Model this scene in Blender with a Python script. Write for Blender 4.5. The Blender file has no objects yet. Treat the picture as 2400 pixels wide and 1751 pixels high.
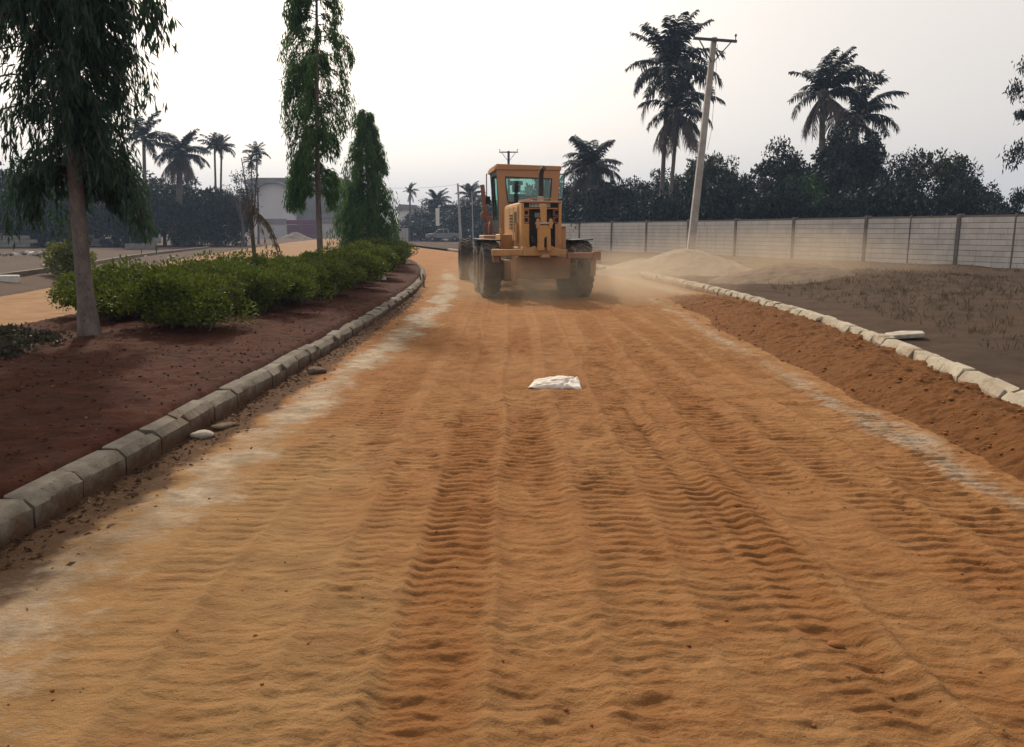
import bpy, bmesh, math, random
import numpy as np
from mathutils import Vector, Matrix, Euler

sc = bpy.context.scene
C = sc.collection
R = math.radians

# ------------------------------------------------------------------ camera
F, HZ, CH = 1848.0, 541.0, 1.45          # focal length and horizon in photo pixels, eye height in metres
TH = math.atan((875.5 - HZ) / F)
cam_d = bpy.data.cameras.new('camera')
cam = bpy.data.objects.new('camera', cam_d); C.objects.link(cam)
cam.location = (0, 0, CH)
cam.rotation_euler = (math.pi / 2 - TH, 0, 0)
cam_d.sensor_width = 36.0
cam_d.lens = F / 2400 * 36.0
cam_d.clip_start = 0.05
cam_d.clip_end = 3000
sc.camera = cam

# ------------------------------------------------------------------ sky, sun, exposure
SUN_AZ, SUN_EL = R(-19), R(40)           # azimuth from +Y (ahead), negative = left
world = bpy.data.worlds.new('World'); sc.world = world; world.use_nodes = True
wn = world.node_tree; wn.nodes.clear()
w_out = wn.nodes.new('ShaderNodeOutputWorld'); w_bg = wn.nodes.new('ShaderNodeBackground')
sky = wn.nodes.new('ShaderNodeTexSky'); sky.sky_type = 'NISHITA'; sky.sun_disc = False
sky.sun_elevation = SUN_EL; sky.sun_rotation = SUN_AZ
sky.air_density = 1.0; sky.dust_density = 7.0; sky.ozone_density = 1.0; sky.altitude = 0
hs = wn.nodes.new('ShaderNodeHueSaturation'); hs.inputs['Saturation'].default_value = 0.25
tint = wn.nodes.new('ShaderNodeMix'); tint.data_type = 'RGBA'; tint.blend_type = 'MULTIPLY'
tint.inputs[0].default_value = 1.0; tint.inputs[7].default_value = (1.0, 0.90, 0.76, 1)
veil = wn.nodes.new('ShaderNodeMix'); veil.data_type = 'RGBA'; veil.inputs[0].default_value = 0.55   # even veil of dry season haze over the sky
veil.inputs[7].default_value = (6.6, 6.25, 6.1, 1)
wn.links.new(sky.outputs[0], hs.inputs['Color']); wn.links.new(hs.outputs[0], tint.inputs[6]); wn.links.new(tint.outputs[2], veil.inputs[6])
wn.links.new(veil.outputs[2], w_bg.inputs['Color']); w_bg.inputs['Strength'].default_value = 0.116
wn.links.new(w_bg.outputs[0], w_out.inputs['Surface'])

sun_d = bpy.data.lights.new('sun', 'SUN'); sun = bpy.data.objects.new('sun', sun_d); C.objects.link(sun)
sun_d.energy = 3.2; sun_d.angle = R(3.5); sun_d.color = (1.0, 0.89, 0.73)
sd = Vector((math.sin(SUN_AZ) * math.cos(SUN_EL), math.cos(SUN_AZ) * math.cos(SUN_EL), math.sin(SUN_EL)))
sun.rotation_euler = (-sd).to_track_quat('-Z', 'Y').to_euler()
sun.location = sd * 50

sc.view_settings.view_transform = 'Standard'
sc.view_settings.look = 'None'
sc.view_settings.exposure = 0.36
sc.view_settings.gamma = 1.0
sc.view_settings.use_curve_mapping = False
sc.render.engine = 'CYCLES'
sc.cycles.max_bounces = 6
sc.cycles.volume_bounces = 0
sc.cycles.transparent_max_bounces = 8
sc.cycles.volume_step_rate = 1.0
sc.cycles.volume_max_steps = 128

# ------------------------------------------------------------------ helpers
rng = np.random.default_rng(7)
random.seed(7)

def ray(u, v):
    a = (u - 1200) / F; b = (875.5 - v) / F
    return np.array((a, math.cos(TH) + b * math.sin(TH), -math.sin(TH) + b * math.cos(TH)))
def P(u, v, z=0.0):
    r = ray(u, v); t = (z - CH) / r[2]; return Vector((r[0] * t, r[1] * t, z))
def D(u, v, y):
    r = ray(u, v); t = y / r[1]; return Vector((r[0] * t, y, CH + r[2] * t))

def _hash(ix, iy, seed):
    h = (ix.astype(np.int64) * 374761393 + iy.astype(np.int64) * 668265263 + seed * 1442695041) & 0xFFFFFFFF
    h = ((h ^ (h >> 13)) * 1274126177) & 0xFFFFFFFF
    return ((h ^ (h >> 16)) & 0xFFFF) / 65535.0
def vnoise(x, y, seed=0):
    x = np.asarray(x, float); y = np.asarray(y, float)
    ix = np.floor(x); iy = np.floor(y); fx = x - ix; fy = y - iy
    fx = fx * fx * (3 - 2 * fx); fy = fy * fy * (3 - 2 * fy)
    a = _hash(ix, iy, seed); b = _hash(ix + 1, iy, seed); c = _hash(ix, iy + 1, seed); d = _hash(ix + 1, iy + 1, seed)
    return (a * (1 - fx) + b * fx) * (1 - fy) + (c * (1 - fx) + d * fx) * fy
def fbm(x, y, seed=0, o=4):
    s = 0; a = 0.5; t = 0
    for i in range(o):
        s = s + a * vnoise(x * 2 ** i + 17.3 * i, y * 2 ** i - 9.1 * i, seed + i); t += a; a *= 0.5
    return s / t - 0.5
def sstep(a, b, x):
    t = np.clip((x - a) / (b - a), 0, 1); return t * t * (3 - 2 * t)

def tag(o, label=None, cat=None, group=None, kind=None):
    if label: o['label'] = label
    if cat: o['category'] = cat
    if group: o['group'] = group
    if kind: o['kind'] = kind
    return o
def empty(name, loc=(0, 0, 0), rz=0.0, rot=None):
    o = bpy.data.objects.new(name, None); C.objects.link(o)
    o.location = loc; o.rotation_euler = rot if rot else (0, 0, rz); o.empty_display_size = 0.2
    return o
def link(name, me, parent=None, loc=None, rot=None, scale=None):
    o = bpy.data.objects.new(name, me); C.objects.link(o)
    if parent: o.parent = parent
    if loc is not None: o.location = loc
    if rot is not None: o.rotation_euler = rot
    if scale is not None: o.scale = scale if hasattr(scale, '__len__') else (scale,) * 3
    return o

def np_mesh(name, V, Fq, mat=None, smooth=False):
    """V (n,3), Fq (m,k) faces all with k corners"""
    V = np.asarray(V, np.float32); Fq = np.asarray(Fq, np.int32)
    me = bpy.data.meshes.new(name)
    m, k = Fq.shape
    me.vertices.add(len(V)); me.vertices.foreach_set('co', V.ravel())
    me.loops.add(m * k); me.loops.foreach_set('vertex_index', Fq.ravel())
    me.polygons.add(m); me.polygons.foreach_set('loop_start', np.arange(0, m * k, k, dtype=np.int32))
    try: me.polygons.foreach_set('loop_total', np.full(m, k, np.int32))
    except Exception: pass
    if smooth: me.polygons.foreach_set('use_smooth', np.ones(m, bool))
    me.update(calc_edges=True)
    if mat: me.materials.append(mat)
    return me
def grid_faces(nr, nc):
    i = np.arange(nr * nc).reshape(nr, nc)
    return np.stack([i[:-1, :-1], i[:-1, 1:], i[1:, 1:], i[1:, :-1]], -1).reshape(-1, 4)
def grid_mesh(name, X, Y, Z, mat, attrs=None):
    V = np.stack([X, Y, Z], -1).reshape(-1, 3)
    me = np_mesh(name, V, grid_faces(*X.shape), mat, True)
    for k, a in (attrs or {}).items():
        at = me.attributes.new(k, 'FLOAT', 'POINT'); at.data.foreach_set('value', np.asarray(a, np.float32).ravel())
    return me

class MB:
    def __init__(self): self.v = []; self.f = []
    def add(self, vs, fs):
        n = len(self.v); self.v += [tuple(v) for v in vs]; self.f += [tuple(i + n for i in f) for f in fs]; return self
    def box(self, c, s, rot=None, taper=None):
        x, y, z = s[0] / 2, s[1] / 2, s[2] / 2
        vs = [Vector((a * x, b * y, d * z)) for d in (-1, 1) for b in (-1, 1) for a in (-1, 1)]
        if taper:
            for i in range(4, 8): vs[i].x *= taper[0]; vs[i].y *= taper[1]
        if rot: M = Euler(rot).to_matrix(); vs = [M @ v for v in vs]
        vs = [v + Vector(c) for v in vs]
        return self.add(vs, [(0, 2, 3, 1), (4, 5, 7, 6), (0, 1, 5, 4), (2, 6, 7, 3), (0, 4, 6, 2), (1, 3, 7, 5)])
    def bx(self, x0, x1, y0, y1, z0, z1):
        return self.box(((x0 + x1) / 2, (y0 + y1) / 2, (z0 + z1) / 2), (abs(x1 - x0), abs(y1 - y0), abs(z1 - z0)))
    def path(self, pts, rad, n=8, caps=True):
        pts = [Vector(p) for p in pts]
        if not hasattr(rad, '__len__'): rad = [rad] * len(pts)
        rings = []; up = None
        for i, p in enumerate(pts):
            t = (pts[min(i + 1, len(pts) - 1)] - pts[max(i - 1, 0)]).normalized()
            if up is None:
                up = Vector((0, 0, 1)) if abs(t.z) < 0.9 else Vector((1, 0, 0))
            a = t.cross(up).normalized(); b = a.cross(t).normalized(); up = b
            rings.append([p + (a * math.cos(2 * math.pi * k / n) + b * math.sin(2 * math.pi * k / n)) * rad[i] for k in range(n)])
        vs = [v for r in rings for v in r]; fs = []
        for i in range(len(pts) - 1):
            for k in range(n):
                fs.append((i * n + k, i * n + (k + 1) % n, (i + 1) * n + (k + 1) % n, (i + 1) * n + k))
        if caps: fs += [tuple(range(n - 1, -1, -1)), tuple(range((len(pts) - 1) * n, len(pts) * n))]
        return self.add(vs, fs)
    def prism(self, outline, y0, y1, axis='y'):
        """outline: (a,b) pairs; extruded along axis between y0 and y1"""
        n = len(outline)
        def mk(a, b, t): return {'y': (a, t, b), 'x': (t, a, b), 'z': (a, b, t)}[axis]
        vs = [mk(a, b, y0) for a, b in outline] + [mk(a, b, y1) for a, b in outline]
        fs = [tuple(range(n)), tuple(range(2 * n - 1, n - 1, -1))]
        for i in range(n): j = (i + 1) % n; fs.append((i, i + n, j + n, j))
        return self.add(vs, fs)
    def frame(self, outer, inner, y0, y1):
        """ring between two outlines with equal corner counts, in the xz plane"""
        n = len(outer)
        vs = [(a, y0, b) for a, b in outer] + [(a, y0, b) for a, b in inner] + [(a, y1, b) for a, b in outer] + [(a, y1, b) for a, b in inner]
        fs = []
        for i in range(n):
            j = (i + 1) % n
            fs += [(i, j, n + j, n + i), (2 * n + i, 3 * n + i, 3 * n + j, 2 * n + j), (i, 2 * n + i, 2 * n + j, j), (n + i, n + j, 3 * n + j, 3 * n + i)]
        return self.add(vs, fs)
    def lathe(self, prof, c, axis='x', n=32):
        """prof: (axial, radius) pairs"""
        m = len(prof); vs = []; fs = []
        for k in range(n):
            a = 2 * math.pi * k / n; ca, sa = math.cos(a), math.sin(a)
            for t, r in prof:
                p = {'x': (t, r * ca, r * sa), 'z': (r * ca, r * sa, t), 'y': (r * ca, t, r * sa)}[axis]
                vs.append((p[0] + c[0], p[1] + c[1], p[2] + c[2]))
        for k in range(n):
            kk = (k + 1) % n
            for i in range(m - 1): fs.append((k * m + i, k * m + i + 1, kk * m + i + 1, kk * m + i))
        return self.add(vs, fs)
    def mesh(self, name, mat):
        me = bpy.data.meshes.new(name); me.from_pydata(self.v, [], self.f)
        bm = bmesh.new(); bm.from_mesh(me); bmesh.ops.recalc_face_normals(bm, faces=bm.faces); bm.to_mesh(me); bm.free()
        me.polygons.foreach_set('use_smooth', np.ones(len(me.polygons), bool))
        me.set_sharp_from_angle(angle=R(38))
        if mat: me.materials.append(mat)
        return me
    def build(self, name, mat, parent=None, bevel=0.0, loc=None, rot=None):
        o = link(name, self.mesh(name, mat), parent, loc, rot)
        if bevel:
            b = o.modifiers.new('bevel', 'BEVEL'); b.width = bevel; b.segments = 2; b.limit_method = 'ANGLE'; b.angle_limit = R(40)
        return o

def copy_tree(o, parent=None):
    c = o.copy(); C.objects.link(c)
    if parent: c.parent = parent
    for ch in list(o.children): copy_tree(ch, c)
    return c

# ------------------------------------------------------------------ materials
class NT:
    def __init__(self, name):
        self.m = bpy.data.materials.new(name); self.m.use_nodes = True
        self.t = self.m.node_tree; self.t.nodes.clear()
        self.out = self.n('OutputMaterial')
    def n(self, kind, **kw):
        nd = self.t.nodes.new('ShaderNode' + kind)
        for k, v in kw.items(): setattr(nd, k, v)
        return nd
    def l(self, a, b): self.t.links.new(a, b)
    def noise(self, vec, scale, detail=4, rough=0.55, dist=0.0):
        nd = self.n('TexNoise'); nd.inputs['Scale'].default_value = scale; nd.inputs['Detail'].default_value = detail
        nd.inputs['Roughness'].default_value = rough; nd.inputs['Distortion'].default_value = dist
        if vec is not None: self.l(vec, nd.inputs['Vector'])
        return nd.outputs['Fac']
    def coord(self, kind='Object', scale=None):
        tc = self.n('TexCoord').outputs[kind]
        if scale is None: return tc
        mp = self.n('Mapping'); mp.inputs['Scale'].default_value = scale; self.l(tc, mp.inputs['Vector']); return mp.outputs[0]
    def pos(self, scale=None):
        g = self.n('NewGeometry').outputs['Position']
        if scale is None: return g
        mp = self.n('Mapping'); mp.inputs['Scale'].default_value = scale; self.l(g, mp.inputs['Vector']); return mp.outputs[0]
    def ramp(self, fac, stops):
        r = self.n('ValToRGB'); els = r.color_ramp.elements
        while len(els) > 1: els.remove(els[-1])
        els[0].position = stops[0][0]; els[0].color = (*stops[0][1], 1) if hasattr(stops[0][1], '__len__') else (stops[0][1],) * 3 + (1,)
        for p, c in stops[1:]:
            e = els.new(p); e.color = (*c, 1) if hasattr(c, '__len__') else (c,) * 3 + (1,)
        self.l(fac, r.inputs[0]); return r.outputs[0]
    def mix(self, fac, a, b, mode='MIX'):
        m = self.n('Mix'); m.data_type = 'RGBA'; m.blend_type = mode
        for i, s in ((0, fac), (6, a), (7, b)):
            if hasattr(s, 'links') or hasattr(s, 'is_linked'): self.l(s, m.inputs[i])
            elif i == 0: m.inputs[0].default_value = s
            else: m.inputs[i].default_value = (*s, 1)
        return m.outputs[2]
    def math(self, op, a, b=0.0):
        m = self.n('Math'); m.operation = op
        for i, s in enumerate((a, b)):
            if hasattr(s, 'is_linked'): self.l(s, m.inputs[i])
            else: m.inputs[i].default_value = s
        return m.outputs[0]
    def bump(self, h, strength=0.4, dist=0.02, normal=None):
        b = self.n('Bump'); b.inputs['Strength'].default_value = strength; b.inputs['Distance'].default_value = dist
        self.l(h, b.inputs['Height'])
        if normal is not None: self.l(normal, b.inputs['Normal'])
        return b.outputs[0]
    def principled(self, col, rough=0.8, normal=None, metal=0.0, spec=0.5):
        p = self.n('BsdfPrincipled')
        if hasattr(col, 'is_linked'): self.l(col, p.inputs['Base Color'])
        else: p.inputs['Base Color'].default_value = (*col, 1)
        if hasattr(rough, 'is_linked'): self.l(rough, p.inputs['Roughness'])
        else: p.inputs['Roughness'].default_value = rough
        p.inputs['Metallic'].default_value = metal
        p.inputs['Specular IOR Level'].default_value = spec
        if normal is not None: self.l(normal, p.inputs['Normal'])
        self.l(p.outputs[0], self.out.inputs['Surface']); self.p = p
        return self.m

def simple(name, a, b=None, rough=0.8, scale=6.0, bump=0.2, bdist=0.01, metal=0.0, spec=0.4, detail=5):
    t = NT(name); v = t.coord('Object')
    b = b or tuple(c * 0.7 for c in a)
    f = t.noise(v, scale, detail); col = t.mix(t.ramp(f, [(0.3, 0.0), (0.7, 1.0)]), b, a)
    nrm = t.bump(t.noise(v, scale * 5, 4), bump, bdist) if bump else None
    return t.principled(col, rough, nrm, metal, spec)

def soil(name, light, mid, dark, scale=1.0, bump=0.6, pale=None, loose=None, gutter_dark=None, asym=1.0, rut=None, sandy=None):
    t = NT(name); p = t.pos(); ps = t.pos((1.0, asym, 1.0))
    big = t.noise(p, 0.55 * scale, 7, 0.68); med = t.noise(ps, 4.0 * scale, 6, 0.62); fine = t.noise(ps, 38 * scale, 5, 0.65)
    c = t.mix(t.ramp(big, [(0.32, 0.0), (0.68, 1.0)]), mid, light)
    c = t.mix(t.ramp(med, [(0.36, 0.5), (0.56, 0.0)]), c, dark)
    c = t.mix(t.ramp(fine, [(0.30, 0.45), (0.50, 0.0)]), c, dark)
    def att(nm):
        a = t.n('Attribute'); a.attribute_name = nm; return a.outputs['Fac']
    def brk(f, sc, lo=0.35, hi=0.6):
        return t.ramp(t.math('ADD', f, t.math('MULTIPLY', t.math('SUBTRACT', t.noise(ps, sc, 6, 0.65), 0.5), 1.5)), [(lo, 0.0), (hi, 1.0)])
    if sandy: c = t.mix(t.math('MULTIPLY', brk(att('sandy'), 1.4, 0.35, 1.0), 0.8), c, t.mix(t.ramp(med, [(.35, 0.), (.6, 1.)]), tuple(x * .72 for x in sandy), sandy))
    if rut: c = t.mix(t.math('MULTIPLY', brk(att('rut'), 5.0, 0.40, 1.0), 0.6), c, rut)
    if loose: c = t.mix(brk(att('loose'), 2.5), c, t.mix(med, tuple(x * 0.7 for x in loose), loose))
    if pale:
        pn = t.math('ADD', t.math('MULTIPLY', t.noise(t.pos((1.0, 1.6, 1.0)), 1.7, 8, 0.72), 1.7), t.math('MULTIPLY', t.noise(ps, 11.0, 5, 0.7), 0.8))
        pf = t.ramp(t.math('ADD', t.math('MULTIPLY', att('pale'), 1.15), t.math('SUBTRACT', pn, 1.25)), [(0.42, 0.0), (0.95, 0.85)])
        c = t.mix(pf, c, t.mix(t.ramp(t.noise(ps, 5.0, 6, 0.7), [(0.35, 0.0), (0.62, 1.0)]), tuple(x * 0.45 for x in pale), pale))
    if gutter_dark: c = t.mix(t.math('MULTIPLY', brk(att('gutter_dark'), 2.2), 0.9), c, gutter_dark)
    h = t.math('ADD', t.math('MULTIPLY', t.noise(ps, 90 * scale, 5, 0.7), 0.55), t.math('ADD', t.math('MULTIPLY', fine, 0.6), t.noise(ps, 14 * scale, 5, 0.6)))
    return t.principled(c, 0.95, t.bump(h, bump, 0.02), 0, 0.1)

M = {}
M['road'] = soil('laterite_road', (0.305, 0.156, 0.062), (0.252, 0.110, 0.039), (0.140, 0.056, 0.017), 1.0, 1.0,
                 pale=(0.45, 0.37, 0.27), loose=(0.165, 0.068, 0.021), gutter_dark=(0.070, 0.038, 0.021), rut=(0.215, 0.084, 0.025), sandy=(0.300, 0.176, 0.075), asym=1.25)
M['side_road'] = soil('side_road_sand', (0.27, 0.160, 0.080), (0.21, 0.115, 0.052), (0.13, 0.066, 0.030), 0.6, 0.5)
M['median'] = soil('median_soil', (0.078, 0.025, 0.012), (0.050, 0.016, 0.008), (0.018, 0.007, 0.004), 1.2, 1.0)  # dark reddish soil, with the trees' shade also put into its colour
M['verge'] = soil('verge_soil', (0.072, 0.042, 0.026), (0.047, 0.029, 0.019), (0.022, 0.015, 0.010), 0.8, 0.8)
M['ground'] = soil('open_ground', (0.080, 0.046, 0.031), (0.056, 0.034, 0.024), (0.032, 0.022, 0.016), 0.25, 0.4)
M['sand'] = soil('heaped_sand', (0.25, 0.205, 0.165), (0.205, 0.165, 0.130), (0.13, 0.10, 0.078), 1.0, 0.5)
def kerb_mat(name, a, b, dirt, lo, hi):
    t = NT(name); v = t.pos(); f = t.noise(v, 4.0, 7, .68); c = t.mix(t.ramp(f, [(.32, 0.), (.66, 1.)]), b, a)
    c = t.mix(t.math('MULTIPLY', t.n('ObjectInfo').outputs['Random'], .45), c, b)
    sx = t.n('SeparateXYZ'); t.l(t.coord('Object'), sx.inputs[0])
    h = t.math('ADD', sx.outputs[2], t.math('MULTIPLY', t.math('SUBTRACT', t.noise(v, 7.0, 6, .7), .5), .28))
    c = t.mix(t.ramp(h, [(lo, .95), (hi, 0.)]), c, dirt)                                   # soil splashed and packed against the foot
    c = t.mix(t.ramp(t.noise(v, 2.3, 6, .7), [(.54, 0.), (.66, .65)]), c, tuple(x * .8 for x in dirt))
    c = t.mix(t.ramp(t.noise(v, 26, 4, .6), [(.60, 0.), (.72, .6)]), c, tuple(x * .35 for x in b))
    hh = t.math('ADD', t.noise(v, 60, 5, .65), t.math('MULTIPLY', t.noise(v, 15, 4), 1.2))
    return t.principled(c, .95, t.bump(hh, .7, .012), 0, .15)
M['sand_dirty'] = soil('soiled_sand', (0.20, 0.15, 0.11), (0.145, 0.105, 0.075), (0.085, 0.06, 0.043), 1.0, 0.6)
M['kerb'] = kerb_mat('kerb_concrete', (.225, .200, .165), (.115, .098, .076), (.090, .048, .026), .0, .10)
M['kerb_pale'] = kerb_mat('kerb_concrete_pale', (.42, .37, .29), (.27, .225, .165), (.185, .088, .038), .03, .13)
M['stone'] = simple('stone', (0.42, 0.37, 0.31), (0.24, 0.20, 0.16), 0.9, 9.0, 0.5, 0.01)

def wall_block():
    t = NT('sandcrete_block'); v = t.pos()
    oi = t.n('ObjectInfo').outputs['Random']
    f = t.noise(v, 1.3, 6, 0.65); c = t.mix(t.ramp(f, [(0.3, 0.0), (0.7, 1.0)]), (0.47, 0.435, 0.395), (0.62, 0.58, 0.535))
    c = t.mix(t.math('MULTIPLY', oi, 0.22), c, (0.17, 0.155, 0.14))
    st = t.noise(t.pos((2.5, 2.5, 0.25)), 1.2, 5, 0.6)
    c = t.mix(t.ramp(st, [(0.54, 0.0), (0.78, 0.55)]), c, (0.16, 0.14, 0.12))
    return t.principled(c, 0.93, t.bump(t.noise(v, 40, 4), 0.5, 0.008), 0, 0.15)
M['block'] = wall_block()
M['mortar'] = simple('mortar', (0.16, 0.14, 0.125), None, 0.95, 3.0, 0.4)
M['post'] = simple('concrete_post', (0.17, 0.155, 0.14), (0.09, 0.08, 0.075), 0.93, 4.0, 0.4)
M['pole'] = simple('concrete_pole', (0.40, 0.37, 0.345), (0.27, 0.25, 0.235), 0.9, 3.0, 0.3)
M['steel'] = simple('dark_galvanised_steel', (0.07, 0.07, 0.08), (0.04, 0.04, 0.045), 0.6, 8.0, 0.1)
M['wire'] = simple('cable', (0.05, 0.05, 0.05), None, 0.7, 8, 0)

def leaf_mat(name, a, b, trans=0.35, rough=0.55, tcol=None, ns=1.6, nw=0.5):
    t = NT(name); ri = t.n('NewGeometry').outputs['Random Per Island']
    big = t.ramp(t.noise(t.pos(), ns, 3), [(.3, 0.), (.7, 1.)])
    c = t.mix(t.ramp(t.math('ADD', t.math('MULTIPLY', ri, 0.6), t.math('MULTIPLY', big, nw)), [(0.15, 0.0), (0.95, 1.0)]), a, b)
    p = t.n('BsdfPrincipled'); t.l(c, p.inputs['Base Color']); p.inputs['Roughness'].default_value = rough
    p.inputs['Specular IOR Level'].default_value = 0.18
    tr = t.n('BsdfTranslucent'); t.l(t.mix(0.6, c, tcol or tuple(min(1, x * 1.6) for x in b)), tr.inputs['Color'])
    mx = t.n('MixShader'); mx.inputs[0].default_value = trans
    t.l(p.outputs[0], mx.inputs[1]); t.l(tr.outputs[0], mx.inputs[2]); t.l(mx.outputs[0], t.out.inputs['Surface'])
    return t.m
M['leaf_mast'] = leaf_mat('mast_tree_leaf', (0.008, 0.022, 0.018), (0.034, 0.066, 0.034), 0.24)
M['leaf_mast2'] = leaf_mat('mast_tree_leaf_bright', (0.020, 0.062, 0.015), (0.060, 0.120, 0.026), 0.30)
M['leaf_hedge'] = leaf_mat('hedge_leaf', (0.007, 0.021, 0.003), (0.130, 0.165, 0.018), 0.12, 0.7, None, 5.0, .6)
M['leaf_bg'] = leaf_mat('tree_leaf', (0.005, 0.012, 0.017), (0.016, 0.028, 0.030), 0.10)  # navy tint of distant haze put into the leaf colour
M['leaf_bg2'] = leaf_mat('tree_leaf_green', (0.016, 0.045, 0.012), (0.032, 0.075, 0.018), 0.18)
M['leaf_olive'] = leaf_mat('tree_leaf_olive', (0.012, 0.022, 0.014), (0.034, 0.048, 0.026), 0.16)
M['leaf_dry'] = leaf_mat('dry_leaf', (0.09, 0.065, 0.035), (0.16, 0.11, 0.06), 0.15)
M['leaf_weed'] = leaf_mat('weed_leaf', (0.05, 0.065, 0.014), (0.12, 0.13, 0.028), 0.30)
M['leaf_dark'] = leaf_mat('dark_cover_leaf', (0.025, 0.025, 0.018), (0.05, 0.045, 0.03), 0.15)
M['palm'] = leaf_mat('palm_leaflet', (0.005, 0.011, 0.018), (0.015, 0.025, 0.033), 0.08)
M['palm_dead'] = leaf_mat('palm_dead_leaflet', (0.05, 0.04, 0.038), (0.10, 0.08, 0.07), 0.10)
M['grass'] = leaf_mat('dry_grass', (0.040, 0.030, 0.018), (0.085, 0.064, 0.036), 0.2, 0.8)
M['bark'] = simple('bark', (0.13, 0.105, 0.09), (0.065, 0.052, 0.045), 0.95, 7.0, 0.8, 0.02)
def grey_bark():
    t = NT('grey_bark'); v = t.coord('Object'); f = t.noise(t.coord('Object', (1, 1, 0.5)), 9, 6, 0.65)
    c = t.mix(t.ramp(f, [(0.35, 0.0), (0.65, 1.0)]), (0.095, 0.080, 0.072), (0.20, 0.172, 0.158))
    sp = t.noise(v, 22, 3); c = t.mix(t.ramp(sp, [(0.62, 0.0), (0.70, 0.8)]), c, (0.07, 0.055, 0.05))
    return t.principled(c, 0.95, t.bump(t.noise(v, 45, 5, 0.6), 0.6, 0.01), 0, 0.15)
M['bark_grey'] = grey_bark()
M['palm_trunk'] = simple('palm_trunk', (0.17, 0.15, 0.135), (0.09, 0.08, 0.07), 0.95, 4.0, 0.7, 0.03)

# ------------------------------------------------------------------ plan of the place (metres, camera at x=y=0, looking along +y)
def interp(pts):
    ys = np.array([p[0] for p in pts], float); xs = np.array([p[1] for p in pts], float)
    dd = np.gradient(xs, ys)
    def f(y):
        y = np.asarray(y, float); k = np.clip(np.searchsorted(ys, y) - 1, 0, len(ys) - 2)
        h = ys[k + 1] - ys[k]; t = (y - ys[k]) / h
        r = ((2 * t**3 - 3 * t**2 + 1) * xs[k] + (t**3 - 2 * t**2 + t) * h * dd[k] + (-2 * t**3 + 3 * t**2) * xs[k + 1] + (t**3 - t**2) * h * dd[k + 1])
        return np.where(y < ys[0], xs[0] + dd[0] * (y - ys[0]), np.where(y > ys[-1], xs[-1] + dd[-1] * (y - ys[-1]), r))
    return f
roadL = interp([(-3, -2.5), (4, -2.40), (8, -2.30), (14, -2.28), (20, -2.40), (26, -2.85), (34, -4.0), (44, -6.3), (58, -10.2), (75, -15.5), (100, -24)])
roadR = interp([(-3, 3.0), (2, 3.35), (6, 3.92), (9, 4.35), (12.5, 4.6), (16, 4.58), (21, 4.35), (28, 3.5), (40, 0.9), (57, -4.4), (84, -12.1), (100, -17)])
medL = interp([(-3, -6.3), (11, -7.1), (20, -7.5), (30, -8.4), (44, -9.6), (60, -12)])
sideL = interp([(-3, -11.6), (10, -11.6), (18, -11.8), (25, -13.0), (39, -16.8), (60, -21), (105, -29), (168, -38)])
def wallX(y): return 18.2 + (28.0 - np.asarray(y, float)) * 0.4715

# ground sheet
me = np_mesh('ground', [(-420, -200, -0.07), (420, -200, -0.07), (420, 640, -0.07), (-420, 640, -0.07)], [(0, 1, 2, 3)], M['ground'])
tag(link('ground', me), 'flat brown bare ground reaching to the horizon', 'ground', kind='structure')

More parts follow.
